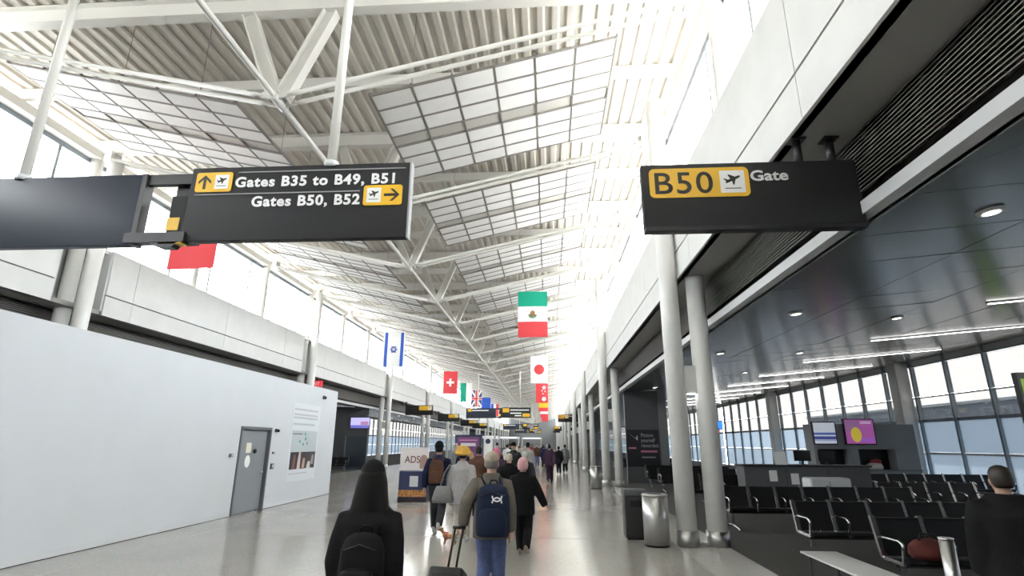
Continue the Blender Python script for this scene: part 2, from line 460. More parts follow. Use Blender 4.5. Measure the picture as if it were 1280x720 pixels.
# --- clerestory windows
def clerestory(n, X):
    w = struct('window_%d' % n)
    xg = X(3.25)
    zs, zh = 7.02, 9.42
    MB().box(xg - .05, xg + .05, YB, YE, zs, zs + .09).build('window_sill', M_clmull, w)
    MB().box(xg - .05, xg + .05, YB, YE, zh - .13, zh).build('window_head', M_clmull, w)
    mm = MB().box(-.05, .05, -.04, .04, zs + .09, zh - .13).mesh('mullion'); mm.materials.append(M_clmull)
    pp = MB().tube([(X(3.08), 0, 7.0), (X(3.08), 0, 9.45)], .15, 16)
    pp = pp.mesh('clerestory_post'); pp.materials.append(M_steelwhite)
    ys = []
    for ty in trusses:
        inst('clerestory_post', pp, w, (0, ty, 0))
        for d in (-1.05, 1.05): ys.append(ty + d); inst('mullion', mm, w, (xg, ty + d, 0))
    sizes = {}
    ys.sort()
    for a, b in zip(ys[:-1], ys[1:]):
        L = round(b - a - .08, 3)
        if a > 60: continue
        if L not in sizes:
            me = MB().box(-.006, .006, -L / 2, L / 2, zs + .09, zh - .13).mesh('pane'); me.materials.append(M_glass); sizes[L] = me
        inst('pane', sizes[L], w, (xg, (a + b) / 2, 0))
    y0 = [y for y in ys if y > 60][0] + .04
    MB().box(xg - .006, xg + .006, y0, YE, zs + .09, zh - .13).build('pane', M_glass, w)
clerestory(1, MX); clerestory(2, lambda x: x)

# --- gate window walls
def gate_window(n, X, y0, y1, ypart):
    w = struct('window_%d' % n); xg = X(16.0)
    zt = [0.05, 1.47, 2.78, 3.75, 5.07]
    for z, h, m in ((.0, .08, M_mull), (1.43, .08, M_trim), (2.72, .12, M_mull), (3.72, .05, M_mull), (5.05, .06, M_mull)):
        MB().box(xg - .05, xg + .05, y0, y1, z, z + h).build('transom', m, w)
    MB().box(xg - .04, xg + .04, y0, y1, 5.1, 5.42).build('spandrel', M_trim, w)
    mm = MB().box(-.11, .06, -.045, .045, 0, 5.4).mesh('mullion'); mm.materials.append(M_mull)
    y = y0; P = 2.04
    pm = []
    for i in range(4):
        me = MB().box(-.008, .008, -P / 2 + .045, P / 2 - .045, zt[i] + .05, zt[i + 1] - .03).mesh('pane'); me.materials.append(M_frost if i < 2 else M_gglass); pm.append(me)
    while y < y1:
        inst('mullion', mm, w, (xg, y, 0))
        if ypart[0] < y < ypart[1]:
            for me in pm: inst('pane', me, w, (xg, y + P / 2, 0))
        y += P
    for a, b in ((y0, ypart[0]), (ypart[1] + 2, y1)):
        for i in range(4):
            MB().box(xg - .008, xg + .008, a, b, zt[i] + .05, zt[i + 1] - .03).build('pane', M_frost if i < 2 else M_gglass, w)
gate_window(3, lambda x: x, .27 - 2.04 * 12, YE, (8.0, 50))
gate_window(4, MX, .27 - 2.04 * 12, YE, (70, 110))
for k, yc in enumerate(COLR[1:7]):
    MB().box(15.35, 15.9, yc - .35, yc + .25, 0, 5.3).build('wall_column', M_colm, bevel=.03, kind='structure')

# --- long building across the apron, seen through the gate windows
fb_ = empty('terminal_building', (150, 0, -5)); fb_['label'] = 'long blue-grey terminal building seen through the right windows'; fb_['category'] = 'building'
MB().box(0, 30, -60, 330, 0, 21).build('wall', M_farb, fb_)
MB().box(-.6, 30.6, -60.6, 330.6, 21, 22).build('roof_edge', M_mull, fb_)
me = MB().box(-.15, 0, -4.2, 4.2, 0, 3).mesh('window_band'); me.materials.append(mat('dark_blue_glazing', (.05, .08, .12), .2))
for k in range(38):
    for z in (6.5, 13): inst('window_band', me, fb_, (0, -52 + 10 * k, z))

# --- temporary white wall on the left, with its door
wl = struct('wall_left')
MB().box(-8.16, -8.0, YB, 14.02, 0, 3.66).build('plasterboard', M_wall, wl)
MB().box(-8.16, -8.0, 15.62, 20.4, 0, 3.66).build('plasterboard', M_wall, wl)
MB().box(-8.16, -8.0, 14.02, 15.62, 2.2, 3.66).build('plasterboard', M_wall, wl)
MB().box(-12.2, -8.16, 20.26, 20.4, 0, 3.66).build('plasterboard', M_wall, wl)
bl = struct('baseboard_left')
for a, b in ((YB, 14.0), (15.66, 20.38)): MB().box(-8.0, -7.985, a, b, .012, .11).build('skirting', mat('pale_skirting', (.6, .62, .64), .5), bl)
for a, b in ((YB, 14.0), (15.66, 20.38)): MB().box(-8.0, -7.99, a, b, 0, .012).build('painted_shadow_line', M_dark, bl)  # thin dark strip painted in as the shadow at the wall foot
dr = struct('door_1', (-8.0, 14.82, 0))
for y0, y1, z0, z1 in ((-.80, -.74, 0, 2.2), (.74, .80, 0, 2.2), (-.74, .74, 2.13, 2.2)):
    MB().box(-.17, .03, y0, y1, z0, z1).build('door_frame', M_frame, dr)
lf = MB().box(-.12, -.07, -.735, .735, .015, 2.125).build('door_leaf', M_doorgrey, dr)
lv = MB().tube([(-.07, .60, 1.0), (.0, .60, 1.0)], .022, 10); lv.tube([(-.01, .62, 1.0), (-.01, .47, 1.0)], .014, 8)
lv.build('lever_handle', M_steel, lf)
MB().box(-.07, -.062, -.31, -.06, 1.52, 1.78).build('notice', mat('cream_notice', (.75, .73, .6), .6), lf)
MB().tube([(-.07, -.17, 1.3), (-.062, -.17, 1.3)], [(.13, .16)] * 2, 20).build('round_notice', M_pwhite, lf)
MB().ell((-.03, .1, 1.56), .045, .06, .06).build('push_button', M_blackmetal, lf)

# far end of the concourse and behind the camera
we = MB().box(-26, 17, YE, YE + .3, -.2, 10.2).build('wall_end', M_midwall, kind='structure')
wb = MB().box(-26, 17, YB - .3, YB, -.2, 10.2).build('wall_back', M_midwall, kind='structure')  # unseen closing wall, kept dark and set far back to cut bounced light


# ================================================================== BUILDING ELEMENTS THAT STAND FREE
def ordn(k): return ORD[k] if k < len(ORD) else 'last'
# --- twin columns
def twin_column(side, k, yc):
    X = (lambda x: x) if side == 'right' else MX
    what = {('right', 0): 'nearest pair of pale round columns, beside the steel waste bin',
            ('left', 0): 'pair of pale columns rising behind the white wall on the left'}.get((side, k))
    if not what:
        what = '%s pair of pale twin columns counted away along the %s side' % (ordn(k), side)
    t = thing('twin_column', what, 'column', (0, yc, 0), group='twin columns along the %s side' % side)
    top = 9.42 if True else 5.2
    for i, xx in enumerate((2.55, 3.10)):
        zt = 9.42 if i == 0 else 5.15
        if side == 'left' and i == 1: zt = 6.9
        MB().tube([(X(xx), 0, .0), (X(xx), 0, zt)], .185, 24).build('column_shaft', M_colm, t)
        MB().tube([(X(xx), 0, .0), (X(xx), 0, .27)], .205, 24).build('base_collar', M_steel, t)
    a, b = sorted((X(2.70), X(2.95)))
    MB().box(a, b, -.09, .09, 2.75, 3.3).build('bracing_box', M_colm, t)
    MB().box(a - .02, b + .02, -.12, .12, 0, .035).build('base_plate', M_steel, t)
    if k == 0 or side == 'left':
        MB().box(a + .06, b - .06, -.1, .0, 2.735, 2.752).build('light_lens', M_lamp, t)
for k, yc in enumerate(COLR): twin_column('right', k, yc)
for k, yc in enumerate(COLL): twin_column('left', k, yc)

# --- linear lamps and downlights in the gate ceiling
for k in range(9):
    yy = 11.75 + 4.33 * k
    t = thing('linear_ceiling_light', '%s slim white light line across the right gate ceiling' % ordn(k), 'ceiling light', (0, yy, 0), group='linear lights of the right gate ceiling')
    x0, x1 = 9.4, 14.35
    sloped(MB(), lambda x: x, x0, x1, -.035, .035, zc(x0) - .03, zc(x1) - .03, .04).build('housing', M_trim, t)
    sloped(MB(), lambda x: x, x0 + .02, x1 - .02, -.025, .025, zc(x0) - .045, zc(x1) - .045, .02).build('diffuser', M_lamp, t)
for k in range(7):
    for j, xx in enumerate((5.0, 8.0)):
        yy = 5.9 + 4.95 * k - (0 if j == 0 else -1.7)
        t = thing('recessed_downlight', '%s round downlight in the %s row of the right gate ceiling' % (ordn(k), ('inner', 'outer')[j]), 'downlight', (xx, yy, zc(xx)), group='round downlights of the right gate ceiling')
        t.rotation_euler = (0, -ang, 0)
        MB().tube([(0, 0, -.03), (0, 0, .01)], [.13, .14], 20).build('trim_ring', M_trim, t)
        MB().tube([(0, 0, -.034), (0, 0, -.02)], .085, 18).build('lens', mat('dim_light_lens', (1, .95, .85), .4, emit=5), t)
for k in range(8):
    yy = 23 + 6 * k
    t = thing('recessed_downlight', '%s round downlight in the dim left gate ceiling' % ordn(k), 'downlight', (MX(5.0), yy, zc(5.0)), group='round downlights of the left gate ceiling')
    t.rotation_euler = (0, ang, 0)
    MB().tube([(0, 0, -.03), (0, 0, .01)], [.13, .14], 20).build('trim_ring', M_trim, t)
    MB().tube([(0, 0, -.034), (0, 0, -.02)], .085, 18).build('lens', MATS['dim_light_lens'], t)

# ================================================================== SIGNS
def plane_icon(parent, x, y, z, s, m):
    # take-off aeroplane above a runway line, facing -y, all 2-3 mm proud
    body = [(-.36, -.10), (-.30, -.16), (.10, .02), (.34, .14), (.40, .22), (.36, .27), (.24, .24), (.0, .13), (-.24, .02)]
    wing = [(-.08, .08), (-.22, .30), (-.16, .33), (.14, .20)]
    wing2 = [(-.02, -.02), (.02, -.26), (.08, -.24), (.16, .06)]
    tail = [(-.30, -.04), (-.44, .08), (-.40, .11), (-.22, .03)]
    m_ = MB()
    for pl in (body, wing, wing2, tail): m_.prism_y([(x + a * s, z + (b + .06) * s) for a, b in pl], y - .003, y)
    m_.box(x - .4 * s, x + .4 * s, y - .003, y, z - .40 * s, z - .36 * s)
    return m_.build('aeroplane_symbol', m, parent)
def arrow(parent, x, y, z, s, d, m):
    pts_up = [(0, .5), (.42, .08), (.42, -.12), (.09, .22), (.09, -.5), (-.09, -.5), (-.09, .22), (-.42, -.12), (-.42, .08)]
    pl = [(x + a * s, z + b * s) if d == 'up' else (x + b * s, z - a * s) for a, b in pts_up]
    return MB().prism_y(pl, y - .003, y).build('arrow_symbol', m, parent)
def plate(parent, x0, x1, z0, z1, y, m, name, r=.03, t=.008):
    return MB().prism_y([((x0 + x1) / 2 + a, (z0 + z1) / 2 + b) for a, b in rrect(x1 - x0, z1 - z0, r)], y - t, y).build(name, m, parent)

def overhead_sign(Y, label, detail):
    t = thing('overhead_direction_sign', label, 'sign', (0, Y, 0), group='overhead direction signs')
    MB().box(-4.17, -1.55, 0, .10, 4.0, 4.93).build('sign_panel', M_sign, t, bevel=.008)
    MB().box(-1.55, -1.53, -.004, .104, 3.99, 4.94).build('end_cap', M_line, t)
    lp = MB().box(-7.45, -4.78, 0, .10, 3.97, 4.87).build('sign_panel', M_signback, t, bevel=.008)
    MB().box(-4.78, -4.72, -.01, .12, 3.97, 4.87).build('end_cap', M_blackmetal, t)
    MB().box(-4.75, -4.12, .02, .09, 4.74, 4.87).build('link_arm', M_blackmetal, t)
    MB().box(-4.84, -4.12, -.03, .09, 3.99, 4.11).build('link_arm', M_blackmetal, t)
    MB().prism_y([(-4.55, 3.99), (-4.2, 3.99), (-4.25, 3.93), (-4.4, 3.93)], -.02, .09).build('link_shoe', M_blackmetal, t)
    for xx, zz in ((-6.36, 4.86), (-2.51, 4.92)):
        MB().tube([(xx, .05, zz), (xx, .05, 10.02)], .055, 14).build('hanging_pole', M_steelwhite, t)
        MB().tube([(xx, .05, zz - .01), (xx, .05, zz + .06)], .085, 14).build('pole_flange', M_trim, t)
    bx_ = MB().box(-4.44, -4.19, .10, .36, 4.08, 4.62).build('side_box', M_sign, t)
    MB().box(-4.45, -4.30, .09, .20, 4.18, 4.34).build('yellow_band', M_yellow, bx_)
    MB().box(-4.42, -4.15, -.02, .09, 3.968, 3.99).build('yellow_strip', M_yellow, t)
    MB().box(-4.4, -4.17, .10, .13, 4.62, 4.86).build('box_bracket', M_blackmetal, t)
    y = -.006
    if detail:
        pl = plate(t, -4.10, -3.66, 4.61, 4.86, y, M_yellow, 'yellow_plate')
        arrow(pl, -3.99, y - .008, 4.735, .18, 'up', M_ink)
        ic = plate(pl, -3.865, -3.70, 4.645, 4.825, y - .008, M_pwhite, 'icon_square', .008, .003)
        plane_icon(ic, -3.7825, y - .011, 4.735, .14, M_ink)
        text('Gates B35 to B49, B51', .18, M_pwhite, t, (-3.62, y, 4.668), bold=.0055, fit=(1.90, .128), space=1.12)
        pl = plate(t, -2.07, -1.62, 4.39, 4.64, y, M_yellow, 'yellow_plate')
        arrow(pl, -1.74, y - .008, 4.515, .18, 'right', M_ink)
        ic = plate(pl, -2.03, -1.865, 4.425, 4.605, y - .008, M_pwhite, 'icon_square', .008, .003)
        plane_icon(ic, -1.9475, y - .011, 4.515, .14, M_ink)
        text('Gates B50, B52', .18, M_pwhite, t, (-3.39, y, 4.415), bold=.0055, fit=(1.28, .128), space=1.12)
        MB().box(-3.60, -1.60, y - .003, y + .004, 4.850, 4.862).build('hairline', M_line, t)
        MB().box(-4.10, -2.12, y - .003, y + .004, 4.572, 4.584).build('hairline', M_line, t)
    else:
        plate(t, -4.10, -3.5, 4.5, 4.86, y, M_yellow, 'yellow_plate'); plate(t, -2.3, -1.62, 4.1, 4.4, y, M_yellow, 'yellow_plate')
        plate(t, -7.3, -6.95, 4.55, 4.8, y, M_yellow, 'yellow_plate')
        for x0, x1, z in ((-3.4, -1.7, 4.7), (-3.4, -2.4, 4.42), (-3.0, -2.4, 4.2), (-6.9, -5.4, 4.66)):
            MB().box(x0, x1, y - .003, y + .004, z - .05, z + .05).build('line_of_print', M_pwhite, t)
overhead_sign(5.5, 'large black hanging sign listing Gates B35 to B49, B51, B50 and B52', True)
overhead_sign(50, 'black hanging sign farther down the hall, second along the ceiling', False)
overhead_sign(92, 'small distant black hanging sign, third along the ceiling', False)
overhead_sign(125, 'tiny farthest black hanging sign over the crowd', False)
def gate_sign(Y, side, label, num=None, word='Gate'):
    t = thing('gate_sign', label, 'sign', (0, Y, 0), group='gate signs under the %s soffit' % side)
    x0, x1 = (1.10, 3.47) if side == 'right' else (-12.05, -9.7)
    z0, z1 = 4.10, 4.86
    MB().box(x0, x1, 0, .10, z0, z1).build('sign_panel', M_sign, t, bevel=.008)
    MB().box(x0 + .01, x1, -.012, .11, z0 - .05, z0).build('bottom_rail', M_blackmetal, t)
    y = -.006
    xs = x0; x0 = x0 if side == 'right' else x1 - 1.26
    pl = plate(t, x0 + .08, x0 + 1.18, 4.44, 4.80, y, M_yellow, 'yellow_plate', .06)
    ic = plate(pl, x0 + .86, x0 + 1.13, 4.485, 4.755, y - .008, M_pwhite, 'icon_square', .01, .003)
    plane_icon(ic, x0 + .995, y - .011, 4.62, .22, M_ink)
    if num: text(num, .40, M_ink, pl, (x0 + .14, y - .008, 4.49), bold=.003, fit=(.64, .262), space=1.1)
    if word: text(word, .18, M_pwhite, t, (x0 + 1.20, y, 4.63), bold=.004, fit=(.41, .125))
    if side == 'right': hx = (2.88, 3.24)
    else: hx = (-12.36, -12.0)
    for xx in hx:
        zt = 5.15
        MB().tube([(xx, .05, 4.84), (xx, .05, zt)], .045, 12).build('hanger', M_blackmetal, t)
        MB().box(xx - .08, xx + .08, -.03, .13, zt - .02, zt).build('hanger_plate', M_blackmetal, t)
gate_sign(5.6, 'right', 'large black and yellow B50 gate sign hung from the right soffit', 'B50')
gate_sign(61, 'right', 'small distant gate sign on the right side past the columns', 'B52')
for k, yy in enumerate((104, 122)): gate_sign(yy, 'right', ('tiny gate sign far down the right side', 'farthest tiny gate sign on the right side')[k], None, None)
for k, yy in enumerate((46, 60, 76, 88)):
    gate_sign(yy, 'left', '%s small yellow gate sign along the left fascia' % ordn(k), None, None)

# red exit sign under the left soffit
t = thing('exit_sign', 'small glowing red EXIT sign above the end of the white wall', 'exit sign', (-12.45, 28.6, 4.70))
MB().box(-.30, .30, 0, .08, 0, .30).build('housing', mat('exit_red', (.75, .03, .06), .4, emit=.7), t)
text('EXIT', .26, M_pwhite, t, (-.27, -.004, .055), bold=.004, sx=.8)
MB().tube([(0, .04, .30), (0, .04, .5)], .02, 8).build('stem', M_blackmetal, t)

# ================================================================== FLAGS
def cloth(x0, x1, z0, z1, ph, y=0, nx=9, nz=9, th=.006, amp=.03):
    f = lambda u, v: amp * math.sin(u * 5 + ph + v * 1.5) * (.35 + .65 * (1 - v)) + .01 * math.sin(v * 9 + ph)
    m_ = MB(); g = lambda i, k: (i / nx, k / nz)
    for s in (0, 1):
        vs_ = []
        for k in range(nz + 1):
            for i in range(nx + 1):
                x = x0 + (x1 - x0) * i / nx; z = z0 + (z1 - z0) * k / nz
                vs_.append((x, y + f((x + .6) / 1.2, (z + 1.9) / 1.9) + (th if s else 0), z))
        W_ = nx + 1
        fs = [(k * W_ + i, k * W_ + i + 1, (k + 1) * W_ + i + 1, (k + 1) * W_ + i) for k in range(nz) for i in range(nx)]
        m_.add(vs_, fs, True)
    return m_
FW, FH = 1.18, 1.88
def flag(loc, label, pieces, ph, extra=None):
    t = thing('hanging_flag', label, 'flag', loc, group='flags hung from the roof')
    for name, x0, x1, z0, z1, m, dy in pieces:
        cloth(x0 * FW - FW / 2, x1 * FW - FW / 2, -FH + z0 * FH, -FH + z1 * FH, ph, dy, nx=max(2, int(10 * (x1 - x0))), nz=max(2, int(10 * (z1 - z0)))).build(name, m, t)
    MB().tube([(-FW / 2 - .03, 0, 0), (FW / 2 + .03, 0, 0)], .014, 8).build('top_rod', M_steelwhite, t)
    up = 10.0 - loc[2]
    for s in (-1, 1): MB().tube([(s * FW / 2, 0, 0), (s * FW / 2, 0, up)], .004, 5).build('wire', M_steelwhite, t)
    if extra: extra(t)
    return t
fr_ = mat('flag_red', (.72, .06, .07), .8); fg = mat('flag_green', (.0, .33, .20), .8); fw = mat('flag_white', (.85, .84, .82), .8)
fb = mat('flag_blue', (.03, .10, .48), .8); fy = mat('flag_yellow', (.85, .55, .03), .8); fm = mat('flag_brown', (.28, .16, .06), .8); fn = mat('flag_navy', (.02, .04, .2), .8)
XR_, XL_, ZF = -.55, -8.1, 7.6
full = lambda m: [('flag_cloth', 0, 1, 0, 1, m, 0)]
def sweep(y, n_, fn_):
    return MB().prism_y([fn_(i) for i in range(n_)], y - .003, y)
def star(cx, cz, r, n_=5, inner=.4, rot=90):
    return [(cx + (r if i % 2 == 0 else r * inner) * math.cos(math.radians(rot + 180 * i / n_)), cz + (r if i % 2 == 0 else r * inner) * math.sin(math.radians(rot + 180 * i / n_))) for i in range(2 * n_)]
EY = -.045
flag((XL_ - .4, 11.7, 7.66), 'plain red flag hanging behind the big direction sign', full(fr_), .3)
def mex(t):
    m_ = MB()
    m_.prism_y([(-.13, -.98), (-.06, -.82), (.03, -.80), (.10, -.87), (.07, -.93), (.15, -1.0), (.06, -1.06), (-.04, -1.08), (-.11, -1.05)], EY - .003, EY).build('eagle_emblem', fm, t)
    MB().prism_y([(.18 * math.cos(a) * r, -.95 + .17 * math.sin(a) * r) for r, lst in ((1, range(190, 351, 20)), (.78, range(350, 189, -20))) for a in map(math.radians, lst)], EY - .002, EY).build('wreath_emblem', fg, t)
flag((XR_, 21, 7.72), 'green, white and red flag with a brown emblem hung from the ceiling', [('green_band', 0, 1, .667, 1, fg, 0), ('white_band', 0, 1, .333, .667, fw, 0), ('red_band', 0, 1, 0, .333, fr_, 0)], 1.2, mex)
def isr(t):
    r = .20; m_ = MB()
    for rot in (0, 180):
        P = [(r * math.cos(math.radians(rot + 120 * i)), -.94 + r * math.sin(math.radians(rot + 120 * i))) for i in range(3)]
        for i in range(3):
            a, b = P[i], P[(i + 1) % 3]; m_.bar((a[0], EY, a[1]), (b[0], EY, b[1]), .006, .032, up=(b[1] - a[1], 0, a[0] - b[0]))
    m_.build('star_emblem', fb, t)
flag((XL_ - .2, 28.5, 7.6), 'white flag with blue side stripes and a blue six-pointed star', [('stripe', .06, .20, 0, 1, fb, -.004)] + [('stripe', .80, .94, 0, 1, fb, -.004)] + [('flag_cloth', 0, 1, 0, 1, fw, .002)], 2.0, isr)
flag((XR_, 37, 7.6), 'white flag with a red disc hung over the right of the hall', full(fw), .8, lambda t: sweep(EY, 28, lambda i: (.34 * math.cos(i / 28 * 2 * math.pi), -.94 + .34 * math.sin(i / 28 * 2 * math.pi))).build('red_disc', fr_, t))
flag((XL_, 45, 7.6), 'red flag with a white cross on the left of the hall', full(fr_), 2.6, lambda t: MB().box(-.09, .09, EY - .003, EY, -1.26, -.62).box(-.32, .32, EY - .0035, EY, -1.03, -.85).build('white_cross', fw, t))
def chn(t):
    m_ = MB(); m_.prism_y(star(.22, -.42, .26), EY - .003, EY)
    for cx, cz in ((.02, -.72), (.3, -.78), (.1, -1.0)): m_.prism_y(star(cx, cz, .1), EY - .003, EY)
    m_.build('white_stars', fw, t)
    MB().prism_y([(.2 + .2 * math.cos(a), -1.5 + .2 * math.sin(a)) for a in [i * .4 for i in range(16)]], EY - .003, EY).build('white_crest', fw, t)
flag((XR_, 53, 7.42), 'red flag with white devices just below the red-disc flag', full(fr_), .1, chn)
def uk(t):
    y = EY
    a = MB()
    for s in (1, -1): a.bar((-.58 * s, y, 0), (.58 * s, y, -1.86), .004, .2, up=(1.86, 0, .58 * 2 * s))
    a.build('white_saltire', fw, t)
    MB().box(-.16, .16, y - .006, y - .002, -1.87, 0).box(-.58, .58, y - .0065, y - .002, -1.10, -.78).build('white_cross', fw, t)
    MB().box(-.10, .10, y - .011, y - .008, -1.87, 0).box(-.58, .58, y - .0115, y - .008, -1.04, -.84).build('red_cross', fr_, t)
flag((XL_, 62, 7.6), 'blue flag with red and white crosses on the left side', full(fn), 1.0, uk)
flag((XR_, 69, 7.5), 'red, yellow and red striped flag among the distant right flags', [('red_band', 0, 1, .75, 1, fr_, 0), ('yellow_band', 0, 1, .25, .75, fy, 0), ('red_band', 0, 1, 0, .25, fr_, 0)], .5)
flag((XL_, 54, 7.6), 'green and white flag on the left, beyond the white-cross flag', [('green_band', 0, .5, 0, 1, fg, 0), ('white_band', .5, 1, 0, 1, fw, 0)], .5)
flag((XR_, 85, 7.5), 'distant red flag with a white middle band on the right', [('red_band', 0, 1, .72, 1, fr_, 0), ('white_band', 0, 1, .28, .72, fw, 0), ('red_band', 0, 1, 0, .28, fr_, 0)], .5)
flag((XL_, 72, 7.6), 'distant blue flag behind the blue crossed flag on the left', full(fb), 1.5)
flag((XL_, 84, 7.6), 'farthest left flag in blue, white and red bands', [('blue_band', 0, .333, 0, 1, fb, 0), ('white_band', .333, .667, 0, 1, fw, 0), ('red_band', .667, 1, 0, 1, fr_, 0)], 1.5)
flag((XR_, 101, 7.5), 'farthest right flag, plain red and very small', full(fr_), .5)

# ================================================================== LEFT WALL FITTINGS
t = thing('wall_poster', 'large pale printed poster with a dark photograph on the white wall', 'poster', (-7.998, 17.8, 0))
def wp(y0, y1, z0, z1, m, name, parent, x=.004):
    return MB().box(0, x, y0 - 17.8, y1 - 17.8, z0, z1).build(name, m, parent)
sh = wp(16.85, 18.95, .62, 3.02, mat('poster_film', (.66, .70, .74), .35), 'printed_film', t)
wp(16.95, 18.85, 1.48, 2.16, mat('poster_grey', (.50, .55, .58), .4), 'grey_field', t, .006)
for z, c in ((2.82, 0), (2.66, 1), (2.56, 1), (2.36, 2)):
    wp(16.95, 18.75 - .2 * (c == 2), z - .03, z + .03, mat('poster_lilac', (.50, .50, .56), .5), 'line_of_print', t, .006)
ph = wp(16.98, 18.82, .98, 1.50, mat('photo_dark', (.035, .03, .035), .4), 'photograph', t, .008)
for (a, b, z0, z1, c) in ((17.15, 17.35, .98, 1.42, (.22, .10, .08)), (17.5, 17.72, .98, 1.5, (.6, .5, .48)), (17.85, 18.05, 1.0, 1.3, (.5, .33, .26)), (18.2, 18.5, .98, 1.2, (.6, .58, .56)), (18.5, 18.7, 1.1, 1.4, (.35, .3, .32))):
    m_ = MB(); yc = (a + b) / 2 - 17.8; hw = (b - a) / 2
    vs_ = [(.0095, yc - hw, z0), (.0095, yc + hw, z0), (.0095, yc + hw * .5 + .05, (z0 + z1) / 2), (.0095, yc + .1, z1), (.0095, yc - hw * .3, z1), (.0095, yc - hw * .8, (z0 + z1) / 2)]
    m_.add(vs_ + [(.008, p[1], p[2]) for p in vs_], [(0, 1, 2, 3, 4, 5), (11, 10, 9, 8, 7, 6)]).build('photo_figure', mat('photo_tone_%d' % int(a * 100), c, .5), ph)
wp(17.0, 17.7, 2.04, 2.07, M_frame, 'line_of_print', t, .008)
for a, z in ((17.5, 1.78), (17.75, 1.7), (17.9, 1.86), (18.05, 1.72), (17.85, 2.02)): wp(a, a + .1, z, z + .08, mat('poster_teal', (.1, .38, .38), .5), 'printed_mark', t, .008)
wp(17.0, 18.3, .84, .86, mat('poster_mauve', (.5, .38, .45), .5), 'line_of_print', t, .006)

def wall_device(y, z, w, h, label, cat, lens=False):
    t = thing('wall_device', label, cat, (-8.0, y, z))
    MB().box(0, .05, -w / 2, w / 2, -h / 2, h / 2).build('housing', M_blackmetal if lens else M_frame, t, bevel=.008)
    if lens: MB().ell((.07, 0, -.01), .05, .04, .04).build('lens', M_black, t)
    else: MB().box(.05, .056, -w / 4, w / 4, -h / 4, h / 3).build('face_plate', M_trim, t)
wall_device(13.7, 1.48, .13, .07, 'small dark switch box on the wall left of the grey door', 'switch')
wall_device(15.9, 2.13, .14, .09, 'small dark camera at the top right corner of the grey door', 'camera', True)
wall_device(15.87, 1.5, .12, .06, 'small dark sensor right of the grey door at head height', 'sensor')
wall_device(15.87, 1.13, .15, .15, 'square dark card reader right of the grey door', 'card reader')
wall_device(19.1, 3.34, .16, .12, 'small dark security camera high at the end of the white wall', 'camera', True)

# ================================================================== BINS
def steel_bin(x, y, label, first=None):
    if first: t = copy_tree(first); t.location = (x, y, 0); t['label'] = label; return t
    t = thing('waste_bin', label, 'waste bin', (x, y, 0), group='stainless steel waste bins')
    MB().tube([(0, 0, .03), (0, 0, .86)], .235, 32).build('drum', M_steel, t)
    MB().tube([(0, 0, 0), (0, 0, .035)], .215, 28).build('plinth', M_blackmetal, t)
    MB().tube([(0, 0, .86), (0, 0, .885), (0, 0, .90)], [.24, .24, .225], 32).build('rim', M_steel, t)
    MB().tube([(0, 0, .895), (0, 0, .905)], .13, 24).build('opening', M_black, t)
    return t
b0 = steel_bin(1.98, 10.95, 'round stainless steel bin in front of the nearest twin columns')
steel_bin(1.98, 24.0, 'far round steel bin by the second pair of columns', b0)
t = thing('recycling_bin', 'dark square recycling bin half hidden behind the steel bin', 'waste bin', (1.72, 11.75, 0))
MB().box(-.22, .22, -.22, .22, .04, .80).build('body', M_blackmetal, t, bevel=.02)
MB().box(-.23, .23, -.23, .23, .80, .92).build('lid', M_greywall, t, bevel=.02)
MB().box(-.12, .12, -.235, -.22, .60, .72).build('slot', M_black, t)
MB().box(-.2, .2, -.2, .2, 0, .04).build('plinth', M_black, t)

# ================================================================== SEATING
def seat_meshes():
    S = .60
    d = {}
    # local: seats face -y, row runs along +x, back top at z .86
    m_ = MB(); n = 8
    prof = [(-.50, .415), (-.47, .455), (-.30, .450), (-.08, .415), (-.03, .40), (-.05, .345), (-.30, .375), (-.47, .385)]
    m_.add([(x, y, z) for x in (.045, S - .045) for y, z in prof], [tuple(range(n)), tuple(reversed(range(n, 2 * n)))] + [(i + n, (i + 1) % n + n, (i + 1) % n, i) for i in range(n)])
    d['seat'] = (m_.mesh('seat'), M_black)
    prof = [(-.06, .43), (-.02, .43), (.10, .84), (.105, .87), (.06, .87), (.045, .84), (-.01, .62)]
    n = len(prof); m_ = MB()
    m_.add([(x, y, z) for x in (.04, S - .04) for y, z in prof], [tuple(range(n)), tuple(reversed(range(n, 2 * n)))] + [(i + n, (i + 1) % n + n, (i + 1) % n, i) for i in range(n)])
    d['backrest'] = (m_.mesh('backrest'), M_black)
    m_ = MB()
    m_.bar((0, .105, .89), (0, -.04, .40), .05, .055, up=(1, 0, 0)); m_.bar((0, -.03, .41), (0, -.46, .40), .03, .045)
    m_.tube([(0, .0, .64), (0, -.10, .655), (0, -.42, .655), (0, -.48, .63), (0, -.49, .56)], .019, 8)
    m_.bar((0, -.485, .60), (0, -.44, .40), .03, .022, up=(1, 0, 0))
    d['side_frame'] = (m_.mesh('side_frame'), M_chrome)
    m_ = MB(); m_.bar((0, -.22, .34), (0, -.22, .05), .06, .05)
    m_.tube([(0, .22, .02), (0, .10, .055), (0, -.22, .085), (0, -.55, .055), (0, -.66, .02)], [.018, .024, .03, .024, .018], 8)
    d['leg'] = (m_.mesh('leg'), M_chrome)
    for me, m in d.values(): me.materials.append(m)
    return d, S
SEAT, SP = seat_meshes()
